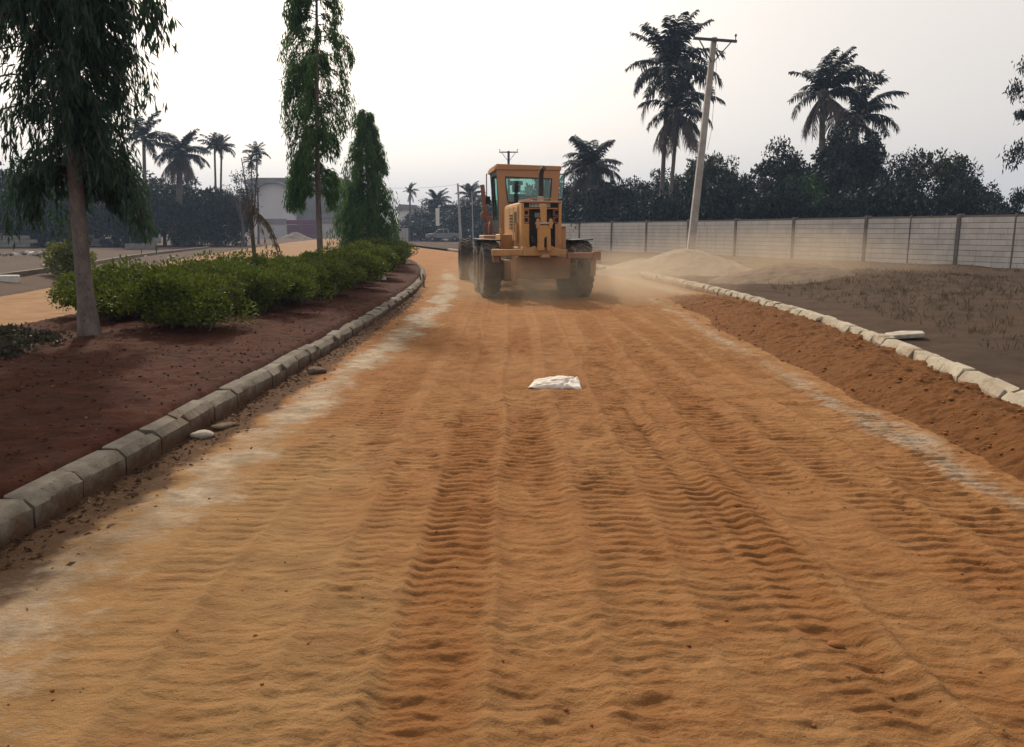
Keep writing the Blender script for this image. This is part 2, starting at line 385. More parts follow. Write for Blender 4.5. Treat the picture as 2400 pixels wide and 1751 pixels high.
# main road, with its relief modelled
def log_rows(y0, y1, r):
    n = int(math.log(y1 / y0) / math.log(r)) + 1
    return y0 * r ** np.arange(n)
ys = np.concatenate([np.arange(-3, 1.6, 0.06), log_rows(1.6, 30, 1.0022), log_rows(30.5, 98, 1.012)])
nc = 480
s = np.linspace(0, 1, nc)[None, :]
Yg = np.repeat(ys[:, None], nc, 1)
XL = roadL(ys)[:, None] + 0.0; XR = roadR(ys)[:, None]
Xg = XL + (XR - XL) * s
near = 1 - sstep(14, 34, Yg)
def road_height(X, Y):
    XLy = roadL(Y); XRy = roadR(Y)
    bend = np.where(Y > 16, (XLy + 2.28), 0.0)           # tracks follow the bend
    U = X - bend
    Z = 0.035 * fbm(X * 0.5, Y * 0.35, 3, 3)
    fade = 1 - sstep(13, 30, Y)
    warp = 0.09 * fbm(X * 1.1, Y * 0.5, 61, 3)
    Uw = U + warp
    def saw(p):                                              # steep step facing back along the road, long gentle tail
        f = p - np.floor(p); return np.where(f < .22, sstep(0, .22, f), 1 - sstep(.22, 1, f)) - .5
    def bars(p):                                             # crisp flat-topped prints, steep on the side facing back
        f = p - np.floor(p); return sstep(0, .13, f) - sstep(.48, .80, f) - .5
    # tyre tracks: long shallow ruts printed with transverse lug bars
    tracks = [(-1.38, .15, .006, .092, .006, 10, .2), (-1.00, .20, .010, .086, .009, 11, -.5), (-0.62, .15, .008, .080, .008, 18, .5), (-0.27, .18, .019, .084, .011, 12, .6), (0.14, .17, .016, .090, .011, 13, -.6),
              (0.52, .17, .009, .084, .010, 14, .4), (0.86, .16, .009, .092, .010, 19, -.4), (1.20, .18, .013, .086, .011, 15, .5), (1.58, .18, .012, .094, .011, 16, -.5), (1.97, .20, .012, .088, .012, 20, .4), (2.42, .20, .010, .092, .011, 17, -.3), (2.82, .15, .006, .088, .008, 22, .3)]
    rut = np.zeros_like(Z)
    fade2 = 1 - sstep(17, 34, Y)
    for xc, w, dep, wl, amp, sd_, slant in tracks:
        xc = xc + 0.09 * (vnoise(Y * 0.13, Y * 0 + sd_, sd_) - 0.5) * 2
        d = (Uw - xc) / w
        m = np.exp(-(d ** 6))
        wear = 0.40 + 0.60 * sstep(0.22, 0.50, vnoise(X * 1.3 + sd_, Y * 0.55, sd_ + 40))
        ph = Y / wl + slant * np.abs(d) + 0.55 * fbm(X * 1.0, Y * 0.7, sd_ + 5, 2) + .20 * fbm(X * 9, Y * 7, sd_ + 6, 2)
        rut = np.maximum(rut, m * wear * min(1.0, dep / .016) * (1 - .6 * sstep(10, 22, Y)))
        lug = bars(ph) * (0.5 + 0.9 * vnoise(X * 9, Y * 8, sd_ + 9))
        Z = Z - dep * m * fade2 + (1.15 - .45 * (1 - sstep(2.5, 3.8, Y))) * amp * lug * m * wear * fade2 + 0.006 * np.exp(-((np.abs(d) - 1.12) / .16) ** 2) * fade2
    # broken scrape marks and crumbs between them
    rip = fbm(X * 4.5, Y * 10.0, 21, 4); rip2 = fbm(X * 14, Y * 20, 23, 4)
    amt = 0.35 + 0.9 * sstep(0.35, 0.7, vnoise(X * 0.8, Y * 0.6, 29))
    sc1 = saw(Y / .085 + 2.0 * fbm(X * 2.2, Y * 2.0, 33, 4)) * sstep(.50, .66, vnoise(X * 4.6, Y * 7.0, 35))
    Z = Z + (0.009 * rip + 0.018 * rip2 + 0.007 * sc1) * amt * fade * sstep(-2.0, -1.2, X)
    # foreground churned prints
    ch = np.abs(fbm(X * 5.2 + 3, Y * 8.5, 31, 5)); Z = Z + 0.062 * (0.13 - ch) * (1 - sstep(2.6, 4.2, Y)) * sstep(-1.4, -0.6, X)
    # a narrow ridge left by the blade edge, right of centre
    xr = 1.30 - 0.075 * (Y - 3.0); d = (U - xr) / 0.05
    Z = Z + 0.022 * np.exp(-d * d) * (1 - sstep(6.5, 8.5, Y)) * (0.4 + vnoise(X * 4, Y * 6, 77)) - 0.014 * np.exp(-((d + 2.2) / 1.1) ** 2) * (1 - sstep(6.5, 8.5, Y))
    # windrow of loose soil against the right kerb
    inner = 3.02 + 0.16 * fbm(Y * 0.6, Y * 0 + 3, 51, 3) * 2 + 0.3 * sstep(10, 17, Y) + np.where(Y < 5, (5 - Y) * -0.07, 0)
    t = np.clip((X - inner) / np.maximum(XRy - inner, 0.2), 0, 1)
    on = sstep(1.0, 3.0, Y) * (1 - sstep(14.5, 20, Y))
    lumps = fbm(X * 5, Y * 4.5, 53, 5); fine = fbm(X * 16, Y * 14, 57, 3)
    prof = np.where(t < 0.55, sstep(0, 0.55, t), 1 - 0.25 * sstep(0.6, 1, t))
    Z = Z + on * (t > 0) * sstep(0, 0.12, t) * (0.145 * prof + 0.11 * lumps * (0.4 + t) + 0.035 * fine)
    loose = on * sstep(0.0, 0.10, t)
    # shallow gutter with debris along the left kerb
    e = X - XLy
    Z = Z - 0.03 * (1 - sstep(0.0, 0.5, e)) + 0.05 * fbm(X * 6, Y * 5, 63, 4) * (1 - sstep(0.15, 0.75, e)) * (1 - sstep(18, 30, Y))
    gutter_dark = (1 - sstep(0.10, 0.62 - 0.15 * sstep(5, 12, Y), e)) * (1 - 0.75 * sstep(14, 24, Y))  # darker strip beside the left kerb, weaker further on
    pc = -1.84 + 0.34 * sstep(4.5, 11, Y)
    wv = 0.45 * fbm(X * 0.8, Y * 0.9, 95, 4) + 0.25 * fbm(X * 3, Y * 3, 97, 3); pm = 0.55 + 0.7 * vnoise(X * 1.2, Y * 0.9, 99)
    pale = pm * np.exp(-((U + wv - pc) / (0.30 + 0.10 * (1 - sstep(3, 5, Y)))) ** 2) * 0.9 * (1 - sstep(22, 40, Y))
    pc2 = inner - 0.20; pale = np.maximum(pale, pm * np.exp(-((X + wv * .7 - pc2) / 0.18) ** 2) * 0.60 * (1 - sstep(18, 26, Y)))
    pale = np.maximum(pale, 0.75 * np.exp(-((X - (XRy - 0.55)) / 0.4) ** 2) * sstep(15, 19, Y) * (1 - sstep(40, 60, Y)))
    pale = np.maximum(pale, 0.36 * (1 - sstep(-1.9, -0.8, X)) * (1 - sstep(2.4, 3.4, Y)))
    sandy = (1 - sstep(-1.3, -0.1, X)) * (1 - sstep(4.0, 8.0, Y)) + .55 * (1 - sstep(2.6, 4.2, Y)) + .6 * sstep(1.5, 2.6, X) * sstep(5, 9, Y)
    return Z, pale, loose, gutter_dark, rut, np.clip(sandy, 0, 1)
Zg, pale, loose, gutter_dark, rut, sandy = road_height(Xg, Yg)
me = grid_mesh('road', Xg, Yg, Zg, M['road'], dict(pale=pale, loose=loose, gutter_dark=gutter_dark, rut=rut, sandy=sandy))
tag(link('road', me), 'graded orange laterite road with tyre tread prints and ruts', 'road', kind='structure')
def road_z(x, y): return float(road_height(np.array([[x]], float), np.array([[y]], float))[0][0, 0])

# side road left of the median
ys2 = np.concatenate([np.arange(-3, 30, 0.35), np.arange(30, 169, 1.5)])
s2 = np.linspace(0, 1, 90)[None, :]
rr = np.where(ys2 < 44, medL(ys2) - 0.02, roadL(ys2) + 1.2)
rr = np.where((ys2 >= 44) & (ys2 < 50), medL(ys2) + (roadL(ys2) + 1.2 - medL(ys2)) * (ys2 - 44) / 6, rr)
rr = np.where(ys2 > 98, np.minimum(roadL(98) + 1.2, -18), rr)
X2 = sideL(ys2)[:, None] + (rr - sideL(ys2))[:, None] * s2; Y2 = np.repeat(ys2[:, None], 90, 1)
Z2 = -0.035 + 0.05 * fbm(X2 * 0.9, Y2 * 0.25, 5, 4) + 0.03 * fbm(X2 * 3, Y2 * 0.5, 6, 3)
me = grid_mesh('side_road', X2, Y2, Z2, M['side_road'])
tag(link('side_road', me), 'sandy orange side road behind the hedge leading to the purple gate', 'road', kind='structure')
# raised soil shoulder left of the side road
ysx = np.arange(-3, 60, 0.5); s3 = np.linspace(0, 1, 24)[None, :]
Xs = sideL(ysx)[:, None] + 0.25 - 2.2 * s3; Ys = np.repeat(ysx[:, None], 24, 1)
Zs = 0.16 * sstep(0, 0.7, s3) - 0.07 * (1 - sstep(0, 0.15, s3)) + 0.06 * fbm(Xs * 1.2, Ys, 9, 4)
me = grid_mesh('shoulder', Xs, Ys, Zs, M['ground'])
tag(link('shoulder', me), 'low brown earth shoulder along the side road', 'ground', kind='structure')

# median
ym = np.concatenate([np.arange(-3, 2, .2), np.arange(2, 16, 0.035), np.arange(16, 45.5, 0.25)])
nm_ = 170; sm = np.linspace(0, 1, nm_)[None, :]
mR = roadL(ym) - 0.045; mL = medL(ym)
tip = sstep(38, 45, ym)
mL = mL + (mR - 0.4 - mL) * tip
Xm = mL[:, None] + (mR - mL)[:, None] * sm; Ym = np.repeat(ym[:, None], nm_, 1)
def median_height(X, Y):
    w = np.maximum(roadL(Y) - medL(Y), 0.5); t = np.clip((X - medL(Y)) / w, 0, 1)
    hump = np.sin(np.pi * np.clip(t, 0, 1)) ** 0.7
    return 0.135 + 0.13 * hump * (1 - sstep(36, 45, Y)) + 0.10 * fbm(X * 0.9, Y * 0.8, 71, 4) * np.minimum(1, hump * 1.5) + 0.05 * fbm(X * 5, Y * 5, 73, 4) + 0.035 * fbm(X * 11, Y * 11, 75, 3) - 0.25 * (1 - sstep(0, 0.06, t)) - 0.13 * (1 - sstep(0.07, 0.20 , roadL(Y) - X + 0.05 * fbm(X * 3, Y * 3, 79, 3)))
Zm = median_height(Xm, Ym)
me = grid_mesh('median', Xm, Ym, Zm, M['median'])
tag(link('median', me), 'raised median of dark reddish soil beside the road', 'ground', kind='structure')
def med_z(x, y): return float(median_height(np.array([[x]], float), np.array([[y]], float))[0, 0])

# right verge up to the boundary wall
yv = np.concatenate([np.arange(-3, 30, 0.12), np.arange(30, 90, 0.5)])
nv = 170; sv = (np.linspace(0, 1, nv) ** 1.35)[None, :]
vL = roadR(yv) + 0.14; vR = np.maximum(wallX(yv) + 0.6, vL + 1)
Xv = vL[:, None] + (vR - vL)[:, None] * sv; Yv = np.repeat(yv[:, None], nv, 1)
def verge_height(X, Y):
    t = X - roadR(Y)
    m2 = 0.34 * np.exp(-(((X - 9.2) / 2.6) ** 2 + ((Y - 19.5) / 4.2) ** 2))
    m1 = 0.18 * np.exp(-(((X - 8.6) / 2.4) ** 2 + ((Y - 13.0) / 2.5) ** 2))
    return 0.13 + 0.16 * fbm(X * 0.35, Y * 0.35, 81, 3) * sstep(0.2, 1.5, t) + 0.06 * fbm(X * 2.6, Y * 2.6, 83, 4) + m1 + m2
Zv = verge_height(Xv, Yv)
me = grid_mesh('verge', Xv, Yv, Zv, M['verge'])
tag(link('verge', me), 'dark brown verge of bare soil between kerb and boundary wall', 'ground', kind='structure')
def ver_z(x, y): return float(verge_height(np.array([[x]], float), np.array([[y]], float))[0, 0])

# ------------------------------------------------------------------ kerbs of single stones
def kerb_variant(length, mat, seed, mir=1, tall=0.20):
    r = random.Random(seed); mb = MB()
    prof = [(-0.15, -0.12), (0.0, -0.12), (0.006, -0.02), (0.010, tall * 0.60), (0.005, tall * 0.66), (-0.036, tall * 0.96), (-0.046, tall * 1.0), (-0.15, tall)]
    n = 9; rings = []; ce = [r.uniform(0, 9) for _ in range(3)]
    for i in range(n):
        f = i / (n - 1); y = -length / 2 + length * (0.5 - 0.5 * math.cos(math.pi * f)); k = 0.965 if i in (0, n - 1) else 1.0
        ring = []
        for j, (a, b) in enumerate(prof):
            q = float(vnoise(np.array([f * 5 + ce[0]]), np.array([j * 0.9 + ce[1]]), seed)[0]) - .5
            q2 = float(vnoise(np.array([f * 3 + ce[2]]), np.array([j * 0.5]), seed + 7)[0])
            chip = max(0, q2 - .72) * .16 if 3 <= j <= 6 else 0
            aa = -0.075 + (a + 0.075) * k + q * .009 - chip * .8; bb = b * (k if b > 0 else 1) + q * .008 - chip * 1.3
            ring.append((mir * aa, y, bb))
        rings.append(ring)
    m = len(prof); vs = [v for q in rings for v in q]; fs = []
    for i in range(n - 1):
        for k in range(m): fs.append((i * m + k, i * m + (k + 1) % m, (i + 1) * m + (k + 1) % m, (i + 1) * m + k))
    fs += [tuple(range(m)), tuple(range((n - 1) * m, n * m))]
    mb.add(vs, fs); return mb.mesh('kerb_stone', mat)

def kerb_run(name, label, edge, y0, y1, mir, mat, pitch, jit, tall=0.20, z0=0.0, sink=0.0):
    # bedding strip is the kerb itself, the stones are its pieces
    yy = np.arange(y0, y1, 0.4); mb = MB(); pts = []
    vs = []
    for y in yy:
        x = float(edge(y)); vs += [(x - mir * 0.01, y, -0.10), (x - mir * 0.15, y, -0.10), (x - mir * 0.135, y, tall * 0.66), (x - mir * 0.045, y, tall * 0.36)]
    fs = []
    for i in range(len(yy) - 1):
        for k in range(4): fs.append((i * 4 + k, i * 4 + (k + 1) % 4, (i + 1) * 4 + (k + 1) % 4, (i + 1) * 4 + k))
    fs += [(0, 1, 2, 3), tuple(range(4 * len(yy) - 4, 4 * len(yy)))]
    mb.add(vs, fs); root = mb.build(name, M['mortar']); tag(root, label, 'kerb', kind='structure')
    var = [kerb_variant(pitch - 0.02, mat, 100 + k + int(10 * pitch), mir, tall) for k in range(6)]
    y = y0 + pitch / 2; i = 0; r = random.Random(5)
    while y < y1:
        x = float(edge(y)); sl = (float(edge(y + 0.1)) - float(edge(y - 0.1))) / 0.2
        o = link('kerb_stone', var[r.randrange(6)], root, (x + r.uniform(-jit, jit), y, z0 - sink * float(sstep(6.5, 13, y)) + r.uniform(-jit, jit)),
                 (r.uniform(-.6, .6) * jit * 3, r.uniform(-1, 1) * jit * 3, -math.atan(sl) + r.uniform(-1, 1) * jit * 2.0))
        y += pitch * math.cos(math.atan(sl)); i += 1
kerb_run('kerb_left', 'worn dark concrete kerb stones edging the soil median', roadL, 1.0, 43.0, 1, M['kerb'], 0.46, 0.009, 0.135, 0.0, 0.03)
kerb_run('kerb_right', 'pale sloped concrete kerb stones behind the windrow of loose soil', roadR, 2.0, 58.0, -1, M['kerb_pale'], 0.43, 0.010, 0.195)
# kerb across the side road
def kerbS(y): return sideL(y) - 1.55
mb = MB(); vs = []; yy = np.arange(2, 60, 1.0)
for y in yy:
    x = float(kerbS(y)); vs += [(x + .02, y, -.05), (x, y, .30), (x - .13, y, .31), (x - .15, y, -.05)]
fs = []
for i in range(len(yy) - 1):
    for k in range(4): fs.append((i * 4 + k, i * 4 + (k + 1) % 4, (i + 1) * 4 + (k + 1) % 4, (i + 1) * 4 + k))
mb.add(vs, fs + [(0, 1, 2, 3), tuple(range(len(vs) - 4, len(vs)))])
tag(mb.build('kerb_side_road', M['kerb']), 'low grey kerb on the far edge of the side road', 'kerb', kind='structure')

# ------------------------------------------------------------------ boundary wall
wdir = Vector((11.6, -24.6, 0)).normalized()                     # from far end towards the near right
wang = math.atan2(wdir.y, wdir.x)
def wpt(u):                                                      # point on the wall line seen at photo column u
    a = (u - 1200) / F * 1.0
    # x = a' * y with a' corrected for pitch at the wall foot
    r = ray(u, 600); k = r[0] / r[1]
    y = (18.2 + 28 * 0.4715) / (k + 0.4715); return Vector((k * y, y, 0))
posts_u = [1433, 1514, 1611, 1722, 1857, 2025, 2241]
p_near = wpt(2241); p_prev = wpt(2025); bay = (p_near - p_prev).length
w_start = Vector((float(wallX(61.0)), 61.0, 0))
wroot = empty('boundary_wall', w_start, wang)
tag(wroot, 'long grey blockwork boundary wall with posts along the verge', 'wall')
def wl(p): return (p - w_start).dot(wdir)
post_s = [0.15, 5.0] + [wl(wpt(u)) for u in posts_u] + [wl(p_near) + bay * k for k in (1, 2, 3)]
WH = 2.05; course = 0.205; nco = 10
core = MB().bx(0, post_s[-1], 0.02, 0.12, -0.15, WH - 0.02).build('mortar_core', M['mortar'], wroot)
rw = random.Random(3)
for ps in post_s:
    MB().bx(-0.075, 0.075, -0.07, 0.20, -0.15, WH + 0.03).build('post', M['post'], wroot, 0.012, loc=(ps, 0, 0), rot=(0, rw.uniform(-.006, .006), 0))
for u in (2128, 2372):
    MB().bx(-0.03, 0.03, -0.035, 0.05, -0.1, WH + 0.01).build('thin_post', M['post'], wroot, 0.008, loc=(wl(wpt(u)), 0, 0))
blocks = []
for b in range(len(post_s) - 1):
    a, e = post_s[b] + 0.075, post_s[b + 1] - 0.075
    for c in range(nco):
        nb = max(1, round((e - a) / 0.46)); L = (e - a) / nb; off = 0 if c % 2 else 0.5
        edges = [a] + [a + (k + off) * L for k in range(1 - (1 if off else 0), nb + (0 if off else 0)) if a + 0.05 < a + (k + off) * L < e - 0.05] + [e]
        edges = sorted(set(round(q, 4) for q in edges))
        for k in range(len(edges) - 1):
            blocks.append(((edges[k] + edges[k + 1]) / 2, edges[k + 1] - edges[k], c))
unit = MB().bx(-0.5, 0.5, -0.5, 0.5, -0.5, 0.5).mesh('block', M['block'])
order = sorted(blocks, key=lambda q: -q[0])
vis_max = wl(wpt(2400)) + 0.9
single = [q for q in order if q[0] < vis_max][:300]; rest = [q for q in order if q not in set(single)]
for sx, ln, c in single:
    link('block', unit, wroot, (sx, 0.01 + rw.uniform(-.005, .005), -0.10 + course * (c + 0.5)), (rw.uniform(-.01, .01), 0, rw.uniform(-.004, .004)), (ln - 0.005, 0.06, course - 0.017))
mb = MB()
for sx, ln, c in rest: mb.box((sx, 0.01 + rw.uniform(-.005, .005), -0.10 + course * (c + 0.5)), (ln - 0.005, 0.06, course - 0.017))
tag(mb.build('blockwork', M['block'], wroot), kind='stuff')
# a broken plaster patch near the foot of the wall
ring = []
pu = wl(wpt(1960))

# ------------------------------------------------------------------ leaf builders
def leaf_quads(pos, dirs, length, width, roll=None, bend=0.0):
    """diamond leaves; pos (n,3) base, dirs (n,3) unit"""
    n = len(pos); up = rng.normal(size=(n, 3))
    side = np.cross(dirs, up); side /= np.linalg.norm(side, axis=1, keepdims=True) + 1e-9
    length = np.broadcast_to(np.asarray(length, float), (n,))[:, None]; width = np.broadcast_to(np.asarray(width, float), (n,))[:, None]
    mid = pos + dirs * length * 0.45
    V = np.stack([pos, mid + side * width / 2, pos + dirs * length, mid - side * width / 2], 1).reshape(-1, 3)
    Fq = np.arange(4 * n).reshape(n, 4); return V, Fq
def unit_dirs(n): d = rng.normal(size=(n, 3)); return d / np.linalg.norm(d, axis=1, keepdims=True)
def tube_np(paths, n=5):
    mb = MB()
    for pts, rad in paths: mb.path(pts, rad, n, False)
    return mb

# mast trees (weeping columns)
def mast_tree(name, loc, height, crown_z, rad, nbr, per, leaf, mat, tr, seed, gaps=0.0, lean=0.0, droop=1.0, extra=(), sprays=()):
    global rng
    rng = np.random.default_rng(seed); r = random.Random(seed)
    root = empty(name, loc)
    pts = []; rads = []
    for i in range(15):
        t = i / 14; pts.append((lean * t * t + 0.03 * math.sin(5 * t + seed), 0.03 * math.sin(4 * t + 2 * seed), -0.08 + height * t))
        flare = 1 + 0.45 * max(0, 1 - t * 14); rads.append(tr * flare * (1 - 0.88 * t))
    tk = MB().path(pts, rads, 12); k = r
    tk.build('trunk', M['bark_grey'], root)
    def axis(z):
        t = min(1, max(0, z / height)); return np.array((lean * t * t, 0, z))
    LV = []; LF = []; n0 = 0; tw = MB(); jobs = []
    for i in range(nbr):
        t = (i + r.random()) / nbr; z = crown_z + (height * 0.985 - crown_z) * t
        az0 = r.uniform(0, 2 * math.pi)
        if gaps and vnoise(np.array([z * 1.25]), np.array([az0 * 0.95 + seed]), seed)[0] < gaps and r.random() < 0.88: continue
        jobs.append((z, az0, rad(t) * r.uniform(0.55, 1.12), r.uniform(0.7, 1.25)))
    jobs += list(extra)
    for z, az, L, dr in jobs:
        base = axis(z); m = 9; P_ = [base]
        d = np.array((math.cos(az), math.sin(az), 0.35)); p = base.copy(); Lt = L * 1.75 * droop
        for q in range(m):
            f = q / (m - 1); v = np.array((math.cos(az) * (1 - f) ** 1.1, math.sin(az) * (1 - f) ** 1.1, 0.38 - 1.75 * dr * f))
            v /= np.linalg.norm(v); p = p + v * Lt / m; P_.append(p.copy())
        P_ = np.array(P_); tw.path([tuple(q) for q in P_], [0.014 * (1 - 0.09 * k_) * (tr / 0.1) ** 0.5 for k_ in range(m + 1)], 4, False)
        nl = int(per * r.uniform(0.7, 1.3)); f = rng.uniform(0.18, 1, nl) * m; k0 = np.minimum(f.astype(int), m - 1); fr = (f - k0)[:, None]
        pos = P_[k0] * (1 - fr) + P_[k0 + 1] * fr + rng.normal(size=(nl, 3)) * 0.055 * (0.4 + L)
        seg = P_[k0 + 1] - P_[k0]; seg /= np.linalg.norm(seg, axis=1, keepdims=True)
        dirs = seg * 0.55 + rng.normal(size=(nl, 3)) * 0.38 + np.array((0, 0, -0.75)); dirs /= np.linalg.norm(dirs, axis=1, keepdims=True)
        ll = leaf * rng.uniform(0.65, 1.25, nl)
        V, Fq = leaf_quads(pos, dirs, ll, ll * rng.uniform(0.13, 0.22, nl)); LV.append(V); LF.append(Fq + n0); n0 += len(V)
    for (sx_, sy_, sz_, ln_, nl) in sprays:
        tw.path([(axis(sz_ + .9)[0], 0, sz_ + .9), (sx_ * .6, sy_ * .6, sz_ + 1.0), (sx_, sy_, sz_ + .55), (sx_ + .03, sy_, sz_ - ln_ * .6)], [.016, .012, .008, .003], 5, False)
        f = rng.uniform(0, 1, nl); pos = np.stack([sx_ + .03 * f + rng.normal(size=nl) * (.05 + .05 * f), sy_ + rng.normal(size=nl) * .07, sz_ + .55 - f * (.55 + ln_ * .75)], -1)
        dirs = rng.normal(size=(nl, 3)) * .28 + np.array((.12, 0, -1)); dirs /= np.linalg.norm(dirs, axis=1, keepdims=True)
        ll = .17 * rng.uniform(.7, 1.25, nl); V, Fq = leaf_quads(pos, dirs, ll, ll * .2); LV.append(V); LF.append(Fq + n0); n0 += len(V)
    link('crown', np_mesh('crown', np.concatenate(LV), np.concatenate(LF), mat), root)
    tw.build('branches', M['bark'], root)
    return root

# --- the three mast trees on the median
x, y = -4.80, 8.95
t = mast_tree('mast_tree', (x, y, med_z(x, y)), 7.2, 1.72, lambda t: 0.64 * (1 - t) ** 0.3, 360, 220, 0.125, M['leaf_mast'], 0.095, 11, 0.41,
              extra=[(4.75, R(2), 0.88, 0.62), (4.85, R(-5), 0.84, 0.66), (4.7, R(8), 0.80, 0.7), (3.1, R(4), 0.72, 0.75), (1.9, R(60), 0.5, 1.3), (1.85, R(200), 0.55, 1.4), (2.4, R(180), 1.0, 0.8), (3.0, R(172), 1.05, 0.7), (2.7, R(195), .95, .8)], sprays=[(.98, .0, 3.32, .22, 170), (.86, .05, 3.52, .2, 120)])
tag(t, 'large dark weeping mast tree with grey trunk at near end of hedge', 'tree')
x, y = -4.86, 20.3
t = mast_tree('mast_tree', (x, y, med_z(x, y)), 9.4, 2.1, lambda t: (0.66 + 0.55 * t if t < 0.35 else 0.85 - 0.42 * (t - 0.35) / 0.65), 330, 260, 0.15, M['leaf_mast2'], 0.085, 23, 0.46, lean=0.25)
tag(t, 'tall ragged mast tree with layered hanging branches rising from the hedge', 'tree')
x, y = -5.30, 29.6
t = mast_tree('mast_tree', (x, y, med_z(x, y)), 5.55, 0.75, lambda t: 1.2 * (1 - t) ** 0.66 + 0.12, 260, 170, 0.17, M['leaf_mast2'], 0.09, 37, 0.36)
tag(t, 'shorter dense green conical mast tree beside the taller one', 'tree')

# --- bare sapling with drooping dry fronds
x, y = -4.82, 14.9; z0 = med_z(x, y)
root = empty('dry_sapling', (x, y, z0)); tag(root, 'thin half dead sapling with bare stems standing in the hedge', 'tree')
MB().path([(0, 0, -0.1), (0.01, 0, 0.6), (-0.02, 0.01, 1.2), (-0.03, 0, 1.55)], [0.05, 0.042, 0.036, 0.03], 8).build('trunk', M['bark'], root)
br = MB(); rs = random.Random(4)
for k in range(16):
    a = rs.uniform(0, 6.28); h0 = rs.uniform(1.15, 1.55); L = rs.uniform(0.25, 0.6)
    br.path([(-0.03, 0, h0), (0.10 * math.cos(a), 0.1 * math.sin(a), h0 + 0.45 * L), (0.28 * L * math.cos(a), 0.2 * math.sin(a), h0 + L), (0.33 * L * math.cos(a + .4), 0.25 * math.sin(a), h0 + L * 1.5)], [0.012, 0.009, 0.006, 0.003], 5)
br.path([(-0.03, 0, 1.5), (-0.07, 0, 1.9), (-0.13, 0, 2.5)], [0.02, 0.015, 0.008], 6)
br.path([(-0.03, 0, 1.2), (-0.12, 0, 1.5), (-0.16, 0, 1.75)], [0.016, 0.012, 0.006], 6)
br.build('twigs', M['bark'], root)
rng = np.random.default_rng(8); V = []; Fq = []; n0 = 0
for k in range(7):
    a = rs.uniform(-0.9, 0.7); mb = []
    P_ = np.array([(0.02 + 0.42 * q * math.cos(a), 0.3 * q * math.sin(a), 1.5 + 0.18 * q - 0.85 * q * q * rs.uniform(0.8, 1.1)) for q in np.linspace(0, 1, 9)])
    MBp = MB().path([tuple(p) for p in P_], [0.006] * 9, 4, False)
    MBp.build('dry_frond', M['bark'], root)
    pos = np.repeat(P_[2:], 7, 0) + rng.normal(size=(49, 3)) * 0.012; dirs = rng.normal(size=(49, 3)) * 0.3 + np.array((0.1, 0, -1)); dirs /= np.linalg.norm(dirs, axis=1, keepdims=True)
    v, f = leaf_quads(pos, dirs, 0.12, 0.012); V.append(v); Fq.append(f + n0); n0 += len(v)
link('dry_leaves', np_mesh('dry_leaves', np.concatenate(V), np.concatenate(Fq), M['leaf_dry']), root)

# --- hedge of shrubs along the median
def shrub_mesh(name, rx, ry, h, n, leaf, mat, seed, open_base=0.22):
    global rng
    rng = np.random.default_rng(seed)
    # lumpy shell: several overlapping blobs
    nb = 34; q_ = unit_dirs(nb) * (rng.uniform(0.1, 1, nb)[:, None] ** .5); cs = np.stack([q_[:, 0] * .80 * rx, q_[:, 1] * .80 * ry, (0.50 + q_[:, 2] * .36) * h], -1)
    rs_ = rng.uniform(0.13, 0.30, nb)
    d = unit_dirs(n); k = rng.integers(0, nb, n); shell = rng.uniform(0.38, 1.06, n)[:, None] ** 0.6
    pos = cs[k] + d * np.stack([rs_[k] * rx * 1.25, rs_[k] * ry * 1.25, rs_[k] * h * 0.95], -1) * shell
    keep = pos[:, 2] > h * open_base * rng.uniform(0.2, 1.0, n); pos = pos[keep]; d = d[keep]
    nn = len(pos); dirs = d * 0.7 + rng.normal(size=(nn, 3)) * 0.6 + np.array((0, 0, 0.45)); dirs /= np.linalg.norm(dirs, axis=1, keepdims=True)
    # sprigs standing proud of the clipped outline
    ll = leaf * rng.uniform(0.6, 1.35, nn)
    V, Fq = leaf_quads(pos, dirs, ll, ll * rng.uniform(0.45, 0.7, nn))
    return np_mesh(name, V, Fq, mat)
def stems_mesh(rx, ry, h, seed, n=14):
    r = random.Random(seed); mb = MB()
    for k in range(n):
        a = r.uniform(0, 6.28); q = r.uniform(0.1, 0.75); bx_, by_ = r.uniform(-.3, .3) * rx, r.uniform(-.3, .3) * ry
        mb.path([(bx_, by_, -0.06), (bx_ + 0.4 * q * rx * math.cos(a), by_ + 0.4 * q * ry * math.sin(a), h * 0.4), (bx_ + 0.75 * q * rx * math.cos(a), by_ + .75 * q * ry * math.sin(a), h * 0.8)], [0.014, 0.010, 0.004], 5, False)
    return mb.mesh('stems', M['bark'])
hv = [shrub_mesh('foliage', 0.95, 0.90, 0.74, 21000, 0.043, M['leaf_hedge'], 200 + k) for k in range(3)]
hf = [shrub_mesh('foliage', 1.0, 1.0, 0.76, 14000, 0.056, M['leaf_hedge'], 210 + k) for k in range(2)]
hst = [stems_mesh(0.95, 0.9, 0.8, 220 + k) for k in range(2)]
hedge = [(-6.15, 12.0, .85, .98), (-5.35, 10.9, .98, 1.04), (-4.70, 11.3, 1.0, 1.08), (-3.98, 9.75, .98, 1.02), (-4.6, 12.7, 1.0, 1.08), (-3.85, 11.8, .92, .98), (-3.75, 13.4, .95, 1.0), (-4.55, 14.4, 1.0, 1.05), (-3.70, 15.1, 1.0, 1.02),
         (-4.4, 16.6, 1.0, 1.06), (-3.65, 17.2, 1.0, 1.05), (-4.1, 19.0, 1.1, 1.06), (-3.75, 20.8, 1.0, 1.08), (-4.3, 22.6, 1.15, 1.15), (-4.2, 25.0, 1.2, 1.18), (-4.6, 27.6, 1.25, 1.22), (-5.0, 30.4, 1.3, 1.25), (-5.7, 33.4, 1.3, 1.2)]
